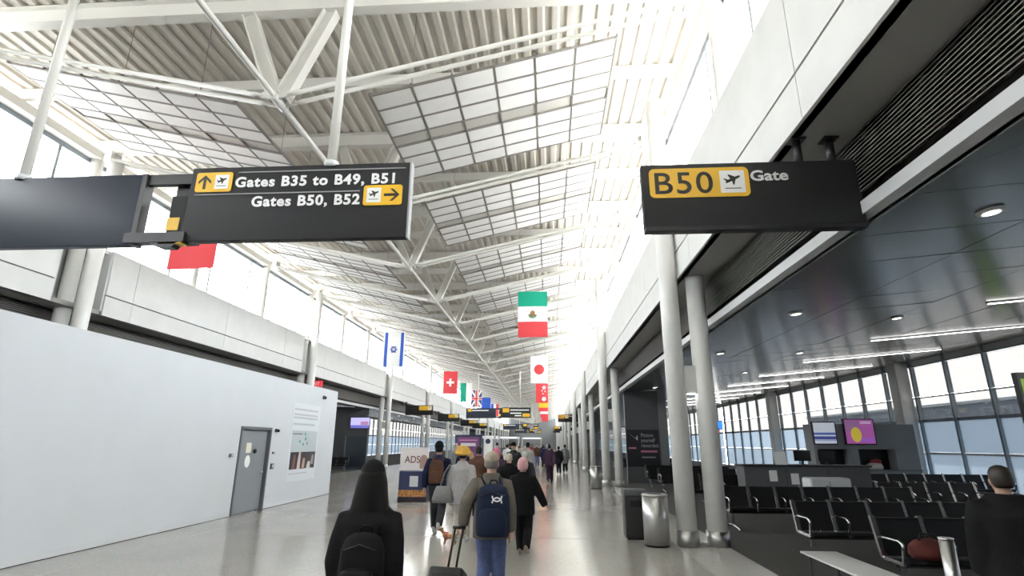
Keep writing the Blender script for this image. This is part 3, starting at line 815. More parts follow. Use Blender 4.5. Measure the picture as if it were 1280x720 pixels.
def seat_row(x, y, n, label, rz=0, group='black beam seating'):
    t = thing('beam_seating', label, 'seating', (x, y, 0), rz, group)
    MB().box(.05, n * SP - .05, -.26, -.18, .325, .385).build('beam', M_blackmetal, t)
    for i in range(n):
        inst('seat', SEAT['seat'][0], t, (i * SP, 0, 0)); inst('backrest', SEAT['backrest'][0], t, (i * SP, 0, 0))
    for i in range(n + 1): inst('side_frame', SEAT['side_frame'][0], t, (i * SP, 0, 0))
    for i in sorted(set((0, n // 2, n))): inst('leg', SEAT['leg'][0], t, (min(max(i * SP, .12), n * SP - .12), 0, 0))
    return t
P2_ = math.pi
seat_row(4.30, 7.95, 5, 'nearest row of black seats, with the dark red bag on it')
seat_row(4.15, 10.05, 6, 'second row of black seats, behind the nearest row')
seat_row(3.95, 13.4, 7, 'third row of black seats, in front of the gate counter')
seat_row(10.6, 19.6, 7, 'row of black seats in front of the window wall on the far right')
seat_row(8.4, 15.2, 4, 'short row of black seats right of the white table')
seat_row(11.6, 14.6, 6, 'row of black seats close to the window behind the standing person')
seat_row(4.2, 18.4, 3, 'row of black seats left of the gate counter behind the nearest columns')
seat_row(4.3, 22.6, 6, 'row of black seats behind the steel bin near the dark advert wall')
seat_row(4.3, 25.4, 6, 'row of black seats just in front of the dark advert wall')
seat_row(4.2, 37, 8, 'black seats beyond the advert wall on the right')
seat_row(-19.5, 33.5, 10, 'row of black seats in the dim lounge past the white wall')
seat_row(-18.5, 36.2, 9, 'rear row of black seats under the lounge television')
t = thing('soft_bag', 'dark red soft bag lying on the nearest row of seats', 'bag', (4.66, 7.55, .462))
MB().vloft([(0, 0, 0, .2, .13), (0, 0, .05, .24, .16), (.0, .0, .14, .23, .15), (.01, .02, .2, .16, .1), (.01, .02, .225, .06, .04)], 18, 2.6).build('bag_body', mat('dark_red_cloth', (.10, .018, .014), .8, var=.2), t)
MB().tube([(-.12, 0, .19), (-.08, -.01, .28), (.08, -.01, .28), (.12, 0, .19)], .012, 8).build('handle', M_black, t)

# low white table among the seats
t = thing('low_table', 'long low white table top in front of the nearest seats', 'table', (3.58, 7.35, 0))
MB().box(-.235, .235, -.95, .78, .405, .43).build('table_top', mat('white_laminate', (.62, .62, .60), .3), t, bevel=.006)
for sx in (-.17, .17):
    for sy in (-.8, .65): MB().tube([(sx, sy, 0), (sx, sy, .405)], .018, 8).build('leg', M_blackmetal, t)
t = thing('queue_post', 'short brushed steel post standing before the person in black', 'post', (4.0, 6.2, 0))
MB().tube([(0, 0, .02), (0, 0, .88)], .065, 20).build('shaft', M_steel, t)
MB().tube([(0, 0, .88), (0, 0, .90)], .07, 20).build('cap', M_chrome, t)
MB().tube([(0, 0, 0), (0, 0, .02), (0, 0, .03)], [.17, .17, .08], 24).build('foot', M_steel, t)

# ================================================================== GATE COUNTER, SCREEN WALL, ADVERT WALL
t = thing('gate_counter', 'dark grey gate counter with papers taped to its front', 'counter', (7.4, 16.9, 0))
MB().box(-1.75, 1.75, -.1, .55, .06, 1.18).build('body', M_greywall, t)
MB().box(-1.80, 1.80, -.16, .60, 1.18, 1.23).build('top', M_blackmetal, t, bevel=.006)
MB().box(-1.7, 1.7, -.06, .5, 0, .06).build('plinth', M_black, t)
for xx in (-.58, .58): MB().box(xx - .004, xx + .004, -.104, -.1, .08, 1.16).build('joint', M_dark, t)
for xx, zz in ((-.95, .78), (-.35, .70)): MB().box(xx - .11, xx + .11, -.105, -.1, zz, zz + .3).build('taped_paper', M_pwhite, t)
t = thing('desk_notice', 'small white tent card standing on the gate counter', 'notice', (6.75, 16.95, 1.23))
MB().add([(-.17, -.1, 0), (.17, -.1, 0), (.17, .0, .36), (-.17, 0, .36), (-.17, .1, 0), (.17, .1, 0), (-.17, -.09, 0), (.17, -.09, 0)], [(0, 1, 2, 3), (5, 4, 3, 2), (6, 7, 2, 3)]).build('card', M_pwhite, t)
for k, (xx, lab) in enumerate(((7.5, 'black monitor nearest the tent card on the gate counter'), (8.2, 'black monitor at the right end of the gate counter'))):
    t = thing('desk_monitor', lab, 'monitor', (xx, 17.2, 1.23), group='counter monitors')
    MB().box(-.24, .24, -.02, .02, .1, .40).build('screen', M_black, t, bevel=.006)
    MB().box(-.03, .03, 0, .03, .0, .2).build('stand', M_blackmetal, t); MB().box(-.1, .1, -.07, .07, 0, .012).build('foot', M_blackmetal, t)
t = thing('white_cabinet', 'low rounded white cabinet between the seats and the gate counter', 'cabinet', (7.0, 14.9, 0))
MB().box(-.5, .5, -.25, .25, .05, 1.0).build('body', mat('white_laminate2', (.60, .61, .62), .35), t, bevel=.06)
MB().box(-.03, -.02, -.255, -.25, .1, .92).build('door_gap', M_dark, t); MB().box(-.46, .46, -.21, .21, 0, .06).build('plinth', M_black, t)

t = thing('screen_wall', 'grey partition with two dark niches below the advert screens', 'partition', (0, 24, 0))
MB().box(11.0, 15.1, .6, .75, 0, 2.62).build('back_panel', M_midwall, t)
MB().box(11.0, 15.1, 0, .6, 1.62, 2.62).build('upper_panel', M_midwall, t)
MB().box(11.0, 15.1, 0, .6, 0, .80).build('lower_panel', M_midwall, t)
for x0, x1 in ((11.0, 11.15), (12.4, 12.75), (14.2, 15.1)): MB().box(x0, x1, 0, .6, .80, 1.62).build('pier', M_midwall, t)
MB().box(10.97, 15.13, -.04, .64, .78, .82).build('shelf', M_greywall, t)
MB().box(11.15, 12.4, .55, .6, .82, 1.62).build('niche_back', M_black, t); MB().box(12.75, 14.2, .55, .6, .82, 1.62).build('niche_back', M_black, t)
t = thing('shelf_parcel', 'pale bundle lying in the right niche of the grey partition', 'bundle', (13.4, 24.25, .82))
MB().vloft([(0, 0, 0, .32, .18), (0, 0, .12, .34, .2), (.03, 0, .24, .25, .14), (.03, 0, .28, .1, .05)], 16, 2.6).build('bundle_cloth', mat('pale_cloth', (.5, .46, .4), .8), t)
MB().vloft([(.1, .02, .24, .2, .12), (.1, .02, .36, .22, .13), (.1, .02, .42, .08, .05)], 16, 2.4).build('red_cloth', mat('red_cloth', (.3, .03, .03), .8), t)
def screen(x0, x1, z0, z1, y, label, face, parts):
    t = thing('advert_screen', label, 'screen', ((x0 + x1) / 2, y, (z0 + z1) / 2), group='advert screens on the grey partition')
    w, h = x1 - x0, z1 - z0
    MB().box(-w / 2, w / 2, -.02, .10, -h / 2, h / 2).build('casing', M_black, t)
    f = MB().box(-w / 2 + .04, w / 2 - .04, -.026, -.02, -h / 2 + .04, h / 2 - .04).build('display', face, t)
    for (a, b, c, d_, m) in parts: MB().box(-w / 2 + a * w, -w / 2 + b * w, -.030, -.026, -h / 2 + c * h, -h / 2 + d_ * h).build('picture_block', m, f)
    return t, f, w, h
e_ = lambda n, c, s: mat(n, c, .3, emit=s)
t, f, w, h = screen(11.0, 11.95, 1.80, 2.72, 23.95, 'screen with white sky over blue bands on the grey partition', e_('scr_white', (.62, .66, .75), .4), [(.04, .96, .42, .52, e_('scr_blue', (.08, .13, .4), .4)), (.04, .96, .22, .36, e_('scr_navy', (.05, .07, .28), .4)), (.04, .96, .16, .20, e_('scr_steel', (.3, .36, .6), .4))])
t, f, w, h = screen(12.28, 13.5, 1.80, 2.84, 23.95, 'screen with a yellow fruit on magenta, right on the grey partition', e_('scr_magenta', (.42, .10, .38), .4), [(.04, .5, .5, .94, e_('scr_mauve', (.30, .13, .30), .4)), (.42, .95, .10, .26, e_('scr_violet', (.36, .12, .55), .4)), (.55, .9, .80, .9, e_('scr_pale', (.6, .4, .6), .4))])
MB().prism_y([(-.16 + .21 * math.cos(a), -.12 + .30 * math.sin(a)) for a in [i * 2 * math.pi / 22 for i in range(22)]], -.033, -.029).build('picture_fruit', e_('scr_yellow', (.65, .5, .05), .4), f)
t = thing('pylon_screen', 'green advert pylon at the right edge before the window', 'screen', (15.55, 18.75, 0))
MB().box(-.2, .5, 0, .2, 0, 4.1).build('casing', M_midwall, t); MB().box(-.12, .5, -.01, 0, 2.4, 3.9).build('display', e_('scr_green', (.25, .42, .05), .4), t)
t = thing('flight_screen', 'blue flight screen hanging beyond the gate counter', 'screen', (8.9, 30, 0))
MB().box(-.34, .34, 0, .1, 2.55, 2.98).build('casing', M_black, t); MB().box(-.31, .31, -.01, 0, 2.58, 2.95).build('display', e_('scr_flight', (.03, .2, .85), 1.5), t)
MB().box(-.2, .1, -.01, .08, 2.36, 2.5).build('number_box', e_('scr_orange', (.8, .2, .02), 1.2), t); MB().tube([(0, .05, 2.4), (0, .05, zc(8.9) - .02)], .025, 8).build('pole', M_blackmetal, t)

t = thing('advert_wall', 'dark grey wall with a Picture yourself rewarded advert between the columns', 'partition', (0, 27.2, 0))
MB().box(3.75, 5.35, 0, .3, 0, 4.3).build('wall_panel', M_greywall, t)
MB().box(5.35, 5.75, -.05, .35, 0, 4.5).build('pier', M_midwall, t)
ad = MB().box(3.78, 5.3, -.012, 0, .75, 2.45).build('advert_sheet', mat('advert_black', (.02, .02, .024), .4), t)
for i, s in enumerate(('Picture', 'yourself', 'rewarded.')): text(s, .24, M_line, ad, (4.45, -.013, 2.12 - .24 * i), bold=.004, sx=.85)
MB().box(4.42, 5.2, -.016, -.012, 1.40, 1.50).build('pink_bar', mat('advert_pink', (.55, .18, .28), .5), ad)
MB().box(3.85, 4.2, -.016, -.012, 1.56, 1.64).build('pink_bar', MATS['advert_pink'], ad)
MB().box(4.45, 5.1, -.016, -.012, 1.15, 1.21).build('line_of_print', M_line, ad)
MB().prism_y([(3.82, 2.35), (4.3, 1.95), (4.3, 2.2), (4.2, 2.05)], -.016, -.012).build('printed_figure', M_trim, ad)

# left lounge
MB().box(-25.6, -12.98, 39.3, 39.5, 0, 4.3).build('wall_lounge', M_greywall, kind='structure')
t = thing('wall_television', 'television with a violet picture on the dark lounge wall', 'television', (-13.55, 39.25, 3.16))
MB().box(-.72, .72, -.04, .05, -.40, .40).build('casing', M_black, t)
f = MB().box(-.69, .69, -.046, -.04, -.37, .37).build('display', e_('tv_lilac', (.45, .42, .75), 1.0), t)
MB().box(-.69, .69, -.05, -.046, -.37, -.16).build('picture_block', e_('tv_indigo', (.12, .12, .4), 1.0), f); MB().box(.05, .6, -.05, -.046, -.15, .1).build('picture_block', e_('tv_rose', (.35, .18, .3), 1.0), f)
t = thing('glass_screen', 'pale glass screen standing under the lounge television', 'screen', (-12.9, 36.9, 0))
MB().box(-.75, .75, 0, .03, .05, 2.2).build('glass_leaf', M_frost, t)
for xx in (-.75, .75): MB().box(xx - .03, xx + .03, -.01, .04, 0, 2.22).build('upright', M_mull, t)

# ================================================================== KIOSKS
t = thing('promotion_stand', 'white ADS placard on a navy stand in the middle of the hall', 'stand', (-4.32, 17.9, 0))
MB().box(-.45, .45, 0, .45, .14, .92).build('cabinet', mat('navy_print', (.018, .028, .09), .5), t)
MB().box(-.46, .46, -.005, .46, 0, .14).build('plinth', mat('dark_plum', (.03, .02, .03), .5), t)
MB().box(-.45, .45, -.006, 0, .16, .36).build('food_band', mat('food_print', (.45, .20, .06), .6, var=.7, scale=14), t)
MB().box(-.1, .17, -.008, 0, .46, .78).build('white_card', M_trim, t)
hd = MB().box(-.47, .45, .1, .16, .95, 1.66).build('placard', mat('placard_white', (.70, .66, .66), .5), t)
text('ADS', .30, mat('placard_ink', (.16, .07, .06), .6), hd, (-.32, .096, 1.18), bold=.004, sx=.9)
MB().prism_y([(.18, 1.0), (.42, 1.0), (.44, 1.3), (.36, 1.42), (.24, 1.42), (.17, 1.3)], .093, .1).build('printed_portrait', mat('portrait_tan', (.38, .24, .2), .6), hd)
for xx in (-.4, .38): MB().box(xx - .02, xx + .02, .11, .15, .9, .97).build('upright', M_blackmetal, t)
t = thing('purple_kiosk', 'purple and navy advert kiosk behind the person in a yellow hat', 'kiosk', (-3.74, 26, 0))
MB().box(-.62, .62, 0, .5, 0, 2.17).build('cabinet', mat('kiosk_navy', (.02, .03, .08), .4), t)
f = MB().box(-.52, .52, -.012, 0, .9, 2.07).build('purple_sheet', mat('kiosk_purple', (.16, .05, .16), .4), t)
MB().box(-.42, .42, -.016, -.012, 1.9, 1.95).build('line_of_print', mat('kiosk_rose', (.5, .25, .4), .5), f); MB().box(-.34, .36, -.016, -.012, 1.66, 1.8).build('line_of_print', MATS['pale_grey_trim'], f)
MB().prism_y([(.3 * math.cos(a), 1.2 + .3 * math.sin(a)) for a in [i * .42 for i in range(15)]], -.018, -.012).build('printed_disc', mat('kiosk_tan', (.4, .25, .12), .5), f)
t = thing('white_notice_board', 'white notice board standing right of the purple kiosk', 'notice board', (-2.83, 26.2, 0))
MB().box(-.2, .2, 0, .05, .5, 2.1).build('board', M_pwhite, t); MB().box(-.03, .03, .05, .09, 0, 2.0).build('post', M_steel, t); MB().box(-.2, .2, -.1, .2, 0, .02).build('foot', M_steel, t)
MB().prism_y([(.12 * math.cos(a), 1.88 + .12 * math.sin(a)) for a in [i * .42 for i in range(15)]], -.006, 0).build('round_logo', MATS['kiosk_navy'], t)
# distant stalls at the far end
for k, (xx, yy, w_, h_, c, lab) in enumerate(((-7.5, 62, 3.2, 2.6, (.3, .31, .33), 'grey stall on the left beyond the purple kiosk'), (-6.2, 88, 3.0, 2.8, (.16, .15, .2), 'dark stall far down on the left'), (-3.5, 118, 4, 3.0, (.34, .32, .36), 'pale stall at the far end of the hall'))):
    t = thing('market_stall', lab, 'stall', (xx, yy, 0))
    m1 = mat('stall_%d' % k, c, .6)
    MB().box(-w_ / 2, w_ / 2, 0, 2, 0, 1.1).build('counter', m1, t); MB().box(-w_ / 2 - .1, w_ / 2 + .1, -.2, 2.2, h_ - .35, h_).build('canopy', M_trim, t)
    for sx in (-1, 1):
        for sy in (0.05, 1.95): MB().box(sx * w_ / 2 - .05, sx * w_ / 2 + .05, sy - .05, sy + .05, 1.1, h_ - .35).build('post', M_trim, t)
    MB().box(-w_ / 2 + .2, w_ / 2 - .2, -.22, -.2, h_ - .28, h_ - .07).build('lit_fascia', e_('stall_light', (.8, .8, .9), .7), t)

# ================================================================== PEOPLE
DG = None
def solidify(mb, name, vox, m, parent, smooth=4):
    me = mb.mesh(name); o = bpy.data.objects.new(name, me); COL.objects.link(o)
    r = o.modifiers.new('r', 'REMESH'); r.mode = 'VOXEL'; r.voxel_size = vox; r.use_smooth_shade = True
    k = o.modifiers.new('s', 'SMOOTH'); k.factor = .5; k.iterations = smooth
    me2 = bpy.data.meshes.new_from_object(o.evaluated_get(bpy.context.evaluated_depsgraph_get()))
    bpy.data.objects.remove(o); bpy.data.meshes.remove(me)
    me2.name = name; me2.materials.clear(); me2.materials.append(m)
    for p in me2.polygons: p.use_smooth = True
    return inst(name, me2, parent)
def V(*a): return Vector(a)
def two_bone(a, c, l1, l2, pole):
    a = V(*a); c = V(*c); d = c - a; L = min(d.length, (l1 + l2) * .999); d.normalize()
    x = (l1 * l1 - l2 * l2 + L * L) / (2 * L); h = math.sqrt(max(l1 * l1 - x * x, 0))
    p = V(*pole); p = (p - d * p.dot(d)).normalized()
    return a + d * x + p * h, a + d * L
SKIN = mat('skin_medium', (.42, .25, .18), .55); SKIN2 = mat('skin_light', (.58, .38, .30), .55)
def person(label, loc, H=1.72, rz=0, stride=.3, lead=1, top=None, legs=None, shoes=None, skin=None, hair=None, hat=None,
           hem=.82, bulk=.03, hands=None, shx=.178, shz=1.395, vox=.014, leg_bulk=.02, long_hair=False, hood=False, group='people walking down the hall', sit=False):
    """faces +y; every limb is posed by its joints (metres for a 1.75 m figure)"""
    t = thing('person', label, 'person', loc, rz, group)
    S = H / 1.75; t.scale = (S, S, S)
    top = top or M_black; legs = legs or M_black; shoes = shoes or M_black; skin = skin or SKIN; hair = hair or M_black
    hands = hands or {}
    J = {}
    for s in (-1, 1):
        fwd = stride / 2 * (1 if s == lead else -1)
        lift = 0 if fwd >= 0 else .05 + .12 * stride
        hip = (s * .09, 0, .91); ank = (s * .085, fwd, .085 + lift)
        knee, ank2 = two_bone(hip, ank, .43, .42, (0, 1, 0)); J['leg', s] = (V(*hip), knee, ank2, lift)
        sh = (s * shx, -.005, shz)
        if s in hands: wr = hands[s]
        else: wr = (s * .25, -fwd * .75 + .02, .84 + abs(fwd) * .12)
        el, wr2 = two_bone(sh, wr, .30, .27, (s * .35, -1, -.1)); J['arm', s] = (V(*sh), el, wr2)
    # ---- body (one continuous figure)
    b = MB()
    b.vloft([(0, 0, .84, .10, .08), (0, 0, .90, .16, .115), (0, 0, .99, .158, .115), (0, .0, 1.10, .135, .10), (0, .0, 1.24, .155, .112), (0, -.005, 1.36, .165, .108), (0, -.01, 1.44, .13, .085), (0, -.005, 1.475, .065, .062), (0, .01, 1.56, .056, .06)], 20)
    hx = V(0, .015, 0)
    b.vloft([(0, .035, 1.525, .035, .045), (0, .03, 1.55, .058, .075), (0, .02, 1.60, .072, .092), (0, .01, 1.65, .077, .098), (0, .005, 1.69, .074, .093), (0, .0, 1.725, .058, .072), (0, 0, 1.748, .025, .03)], 20)
    b.tube([(0, .10, 1.645), (0, .118, 1.60), (0, .10, 1.59)], [.012, .018, .012], 8)             # nose
    b.tube([(-.022, .103, 1.565), (.022, .103, 1.565)], [.008, .008], 8)                              # lips
    for s in (-1, 1): b.vloft([(s * .078, .0, 1.585, .01, .015), (s * .083, -.003, 1.615, .013, .024), (s * .082, -.004, 1.645, .010, .02)], 8)
    for s in (-1, 1):
        sh, el, wr = J['arm', s]; d = (wr - el).normalized()
        b.tube([sh + V(-s * .03, 0, .005), sh, sh.lerp(el, .5), el, el.lerp(wr, .35), wr], [.05, .056, .047, .038, .04, .027], 12)
        # hand: palm, four fingers, thumb
        side = d.cross(V(s, 0, 0)); side = side.normalized() if side.length > .1 else V(0, 1, 0)
        curl = V(-s, 0, 0) - d * (V(-s, 0, 0).dot(d)); curl.normalize()
        palm = wr + d * .085
        b.tube([wr, wr + d * .03, palm], [(.026, .019), (.036, .018), (.038, .015)], 12)
        for i in range(4):
            o = side * (.027 - .018 * i); L = (.062, .070, .066, .052)[i]
            p0 = palm + o - d * .015; p1 = p0 + d * L * .55 + curl * .012; p2 = p1 + d * L * .30 + curl * .026
            b.tube([p0, p1, p2], [.0095, .0085, .007], 7)
        p0 = wr + d * .03 + side * .03; b.tube([p0, p0 + d * .03 + side * .022, p0 + d * .065 + side * .026 + curl * .012], [.012, .010, .008], 7)
        hip, kn, an, lift = J['leg', s]
        b.tube([hip + V(0, 0, .03), hip.lerp(kn, .4), kn, kn.lerp(an, .35), an], [.085, .078, .056, .056, .038], 14)
        b.tube([an + V(0, -.03, -.03), an + V(0, .08, -.055), an + V(0, .15, -.06)], [.034, .032, .02], 10)
    solidify(b, 'body', vox, skin, t, 2)
    for s in (-1, 1):
        MB().ell((s * .031, .098, 1.635), .011, .008, .008, 8, 6).build('eye', M_ink, t)
    # ---- trousers
    g = leg_bulk; q = MB()
    q.vloft([(0, 0, .80, .09, .08), (0, 0, .88, .168 + g / 2, .125 + g / 2), (0, 0, 1.02, .162 + g / 2, .122 + g / 2), (0, 0, 1.06, .14, .10)], 20)
    for s in (-1, 1):
        hip, kn, an, lift = J['leg', s]
        q.tube([hip + V(0, 0, .03), hip.lerp(kn, .4), kn, kn.lerp(an, .45), an + (an - kn).normalized() * .0], [.088 + g, .084 + g, .066 + g, .064 + g * .9, .060 + g * .7], 14)
    solidify(q, 'trousers', vox * 1.2, legs, t, 3)
    for s in (-1, 1):
        hip, kn, an, lift = J['leg', s]; tilt = lift * .6
        rings = []
        for y_, w_, z0, z1 in ((-.085, .022, -.045, .03), (-.07, .036, -.085, .05), (.0, .040, -.085, .045), (.08, .046, -.085, -.005), (.15, .042, -.085, -.03), (.185, .02, -.08, -.05)):
            ring = []
            for k in range(12):
                a = 2 * math.pi * k / 12
                ring.append((an.x + w_ * math.cos(a), an.y + y_, an.z + (z0 + z1) / 2 + (z1 - z0) / 2 * math.sin(a) - tilt * y_ * 4))
            rings.append(ring)
        sh_ = MB().rings(rings).build('shoe', shoes, t)
    # ---- jacket / coat
    q = MB(); u = bulk
    secs = [(0, 0, hem - .01, .12, .09), (0, 0, hem, .172 + u, .125 + u)]
    for z, rx, ry in ((.95, .168, .122), (1.10, .155, .115), (1.24, .168, .122), (1.36, .172, .116), (1.42, .138, .098), (1.47, .088, .080), (1.52, .068, .068)):
        if z > hem + .04: secs.append((0, -.003, z, rx + u * (1 if z < 1.4 else .6), ry + u * (1 if z < 1.4 else .5)))
    q.vloft(secs, 22)
    for s in (-1, 1):
        sh, el, wr = J['arm', s]
        q.tube([sh + V(-s * .05, 0, 0), sh, sh.lerp(el, .5), el, el.lerp(wr, .5), wr - (wr - el).normalized() * .01], [.048 + u * .4, .060 + u * .5, .060 + u * .6, .054 + u * .55, .050 + u * .5, .042 + u * .4], 14)
    if hood:
        q.vloft([(0, -.05, 1.40, .10, .07), (0, -.06, 1.46, .13, .10), (0, -.055, 1.52, .10, .08), (0, -.04, 1.55, .06, .05)], 16)
    jk = solidify(q, 'jacket', vox * 1.2, top, t, 4)
    # ---- hair / hats
    if long_hair:
        h = MB()
        h.vloft([(0, -.05, 1.30, .10, .04), (0, -.05, 1.33, .165, .07), (0, -.045, 1.40, .158, .085), (0, -.03, 1.48, .142, .10), (0, -.02, 1.56, .128, .105), (0, -.012, 1.63, .118, .11), (0, -.01, 1.69, .100, .105), (0, -.01, 1.74, .065, .07), (0, -.01, 1.765, .02, .02)], 22)
        solidify(h, 'hair', vox, hair, t, 3)
    elif hat != 'hijab':
        h = MB().vloft([(0, -.035, 1.57, .060, .055), (0, -.03, 1.60, .080, .075), (0, -.015, 1.65, .087, .092), (0, -.012, 1.70, .085, .094), (0, -.01, 1.74, .064, .072), (0, -.008, 1.762, .02, .025)], 18)
        h.build('hair', hair, t)
    if hat:
        kind, hm = (hat[0], hat[1])
        h = MB()
        if kind == 'beanie':
            h.vloft([(0, .0, 1.655, .09, .106), (0, .0, 1.69, .096, .11), (0, 0, 1.70, .092, .106), (0, -.005, 1.75, .08, .09), (0, -.01, 1.785, .045, .05), (0, -.01, 1.797, .012, .014)], 20)
        elif kind == 'knit':
            h.vloft([(0, -.02, 1.555, .085, .088), (0, -.015, 1.59, .102, .108), (0, -.01, 1.65, .108, .118), (0, -.008, 1.71, .102, .112), (0, -.01, 1.76, .078, .086), (0, -.01, 1.79, .04, .045), (0, -.01, 1.80, .012, .014)], 20)
        elif kind == 'cap':
            h.vloft([(0, -.005, 1.645, .09, .108), (0, -.005, 1.68, .095, .112), (0, -.005, 1.73, .085, .10), (0, -.005, 1.765, .055, .065), (0, -.005, 1.778, .015, .018)], 20)
            h.vloft([(0, .12, 1.672, .075, .08), (0, .12, 1.684, .075, .08)], 16)
        elif kind == 'turban':
            for i in range(7):
                a = i * .55; z = 1.68 + .016 * i; r = .125 - .008 * i
                h.tube([(r * math.cos(w) * (1.05), -.01 + r * math.sin(w) * 1.1, z + .02 * math.sin(w * 1 + a)) for w in [k * 2 * math.pi / 22 for k in range(23)]], .034, 8)
            h.ell((0, -.01, 1.74), .11, .12, .075)
        elif kind == 'scarf':
            h.vloft([(0, -.02, 1.40, .14, .11), (0, -.02, 1.46, .115, .105), (0, -.012, 1.54, .098, .108), (0, -.008, 1.64, .10, .115), (0, -.008, 1.71, .09, .105), (0, -.008, 1.76, .06, .07), (0, -.008, 1.785, .015, .02)], 20)
        h.build({'beanie': 'beanie', 'knit': 'knitted_hat', 'cap': 'cap', 'turban': 'wrapped_hat', 'scarf': 'head_scarf'}[kind], hm, t)
    return t, J, S
def backpack(label, person_t, S, m, m2=None, w=.30, h=.46, d=.17, z=1.18, yb=-.16, x=0, logo=None, group=None):
    loc = Vector(person_t.location); rz = person_t.rotation_euler.z
    t = thing('backpack', label, 'backpack', loc, rz, group); t.scale = (S, S, S)
    secs = []
    for k, (f, a, b_) in enumerate(((0, .80, .6), (.04, .95, .85), (.12, 1, 1), (.45, 1, 1), (.75, .96, .88), (.92, .80, .66), (.985, .5, .4), (1, .2, .15))):
        secs.append((x, yb - d / 2, z - h / 2 + f * h, w / 2 * a, d / 2 * b_))
    MB().vloft(secs, 24, 3.2).build('main_bag', m, t)
    secs = [(x, yb - d - .02, z - h * .46 + f * h * .5, w * .42 * a, .045 * a) for f, a in ((0, .8), (.1, 1), (.6, 1), (.9, .85), (1, .5))]
    MB().vloft(secs, 18, 3).build('front_pocket', m2 or m, t)
    MB().tube([(x - .05, yb - .03, z + h / 2 - .01), (x - .03, yb - .03, z + h / 2 + .035), (x + .03, yb - .03, z + h / 2 + .035), (x + .05, yb - .03, z + h / 2 - .01)], .009, 8).build('carry_loop', m2 or m, t)
    for s in (-1, 1):
        MB().tube([(x + s * .09, yb + .01, z + h * .42), (s * .115, -.05, 1.475), (s * .135, .09, 1.42), (s * .15, .155, 1.28), (s * .19, .08, 1.10), (s * .17, -.08, z - h * .34), (x + s * .12, yb - .01, z - h * .36)], [(.022, .008)] * 7, 8).build('shoulder_strap', m2 or m, t)
    MB().tube([(x - w * .36, yb - d * .92, z + h * .28), (x, yb - d * 1.02, z + h * .36), (x + w * .36, yb - d * .92, z + h * .28)], .005, 6).build('zip', M_blackmetal, t)
    if logo: logo(t, x, yb - d, z)
    return t

C = lambda n, c, r=.9, v=.12: mat(n, c, r, var=v, scale=25, spec=.12)
blackcloth = C('black_cloth', (.012, .012, .013)); charcoal = C('charcoal_cloth', (.035, .036, .04)); jeans = C('blue_denim', (.10, .13, .26)); olive = C('grey_brown_jacket', (.145, .13, .11))
lightgrey = C('light_grey_cloth', (.36, .35, .35)); navy = C('navy_cloth', (.014, .02, .05)); tan = C('beige_knit', (.42, .36, .30)); pink = C('pink_knit', (.62, .36, .38)); brown = C('brown_cloth', (.10, .05, .035)); mustard = C('mustard_cloth', (.62, .36, .08))
cream = C('cream_trousers', (.45, .42, .38)); white_sh = mat('white_shoe', (.6, .6, .6), .6); purple = C('plum_cloth', (.06, .035, .06)); midgrey = C('mid_grey_cloth', (.18, .19, .2))

# 1 foreground figure in black
p, J, S = person('person in black coat and black beanie with a black backpack, nearest the camera', (-1.27, 4.05, 0), 1.64, 0, .28, 1, blackcloth, blackcloth, M_black, hair=mat('black_hair', (.006, .005, .005), .6, spec=.2), hat=('beanie', blackcloth), hem=.62, bulk=.06, shx=.160, shz=1.37, hands={-1: (-.22, .06, .83), 1: (.22, -.06, .83)}, long_hair=True, vox=.013)
backpack('black backpack worn by the nearest person in black', p, S, mat('black_nylon', (.007, .007, .008), .7, spec=.12), None, .31, .46, .17, 1.08, -.19, .05,
         logo=lambda t, x, y, z: MB().box(x - .09, x - .02, y - .068, y - .062, z - .19, z - .175).build('logo_tab', M_line, t))
# 2 man with cap, navy backpack, rolling case
p, J, S = person('person in grey-brown jacket, beige cap and jeans pulling a black case', (-.68, 6.75, 0), 1.68, 0, .24, 1, olive, jeans, M_black, skin=SKIN2, hair=mat('grey_hair', (.25, .23, .21), .6), hat=('cap', tan), hem=.78, bulk=.05, hands={-1: (-.31, -.22, .93)}, vox=.013)
def ua(t, x, y, z):
    m_ = MB()
    for s in (-1, 1):
        a = [(.055 * math.cos(math.radians(w)) * 1.0, s * (.040 - .060 * math.sin(math.radians(w)))) for w in range(0, 181, 20)]
        for (a0, b0), (a1, b1) in zip(a[:-1], a[1:]): m_.bar((x + .06 + a0, y - .075, z + .13 + b0), (x + .06 + a1, y - .075, z + .13 + b1),   .004, .015, up=(b1 - b0, 0, a0 - a1))
    m_.build('white_logo', M_pwhite, t)
backpack('navy blue backpack with a white logo on the person in the beige cap', p, S, mat('navy_nylon', (.010, .017, .042), .7, spec=.2), None, .40, .58, .18, 1.12, -.18, .05, logo=ua)
ty = p.location
t = thing('rolling_suitcase', 'black rolling suitcase pulled by the person in the beige cap', 'suitcase', (-1.10, 5.74, 0))
t.rotation_euler = (0, 0, -.18)
R_ = Matrix.Rotation(math.radians(-28), 4, 'X')
def tiltbuild(mb, name, m, par, bevel=0):
    mb.v = [tuple(R_ @ Vector(v)) for v in mb.v]; mb.v = [(a, b, c + .095) for a, b, c in mb.v]
    return mb.build(name, m, par, bevel=bevel)
tiltbuild(MB().box(-.18, .18, -.02, .21, .05, .56), 'case_shell', mat('black_case', (.014, .014, .015), .5), t, .03)
tiltbuild(MB().box(-.14, .14, -.055, -.02, .12, .48), 'front_pocket', MATS['black_case'], t, .015)
for sx in (-.045, .045): tiltbuild(MB().tube([(sx, .17, .54), (sx, .17, 1.01)], .013, 8), 'handle_tube', M_black, t)
tiltbuild(MB().tube([(-.07, .17, 1.01), (.07, .17, 1.01)], .017, 10), 'grip', M_black, t)
for sx in (-.15, .15): tiltbuild(MB().tube([(sx - .015, .18, .03), (sx + .015, .18, .03)], .045, 16), 'wheel', M_black, t)
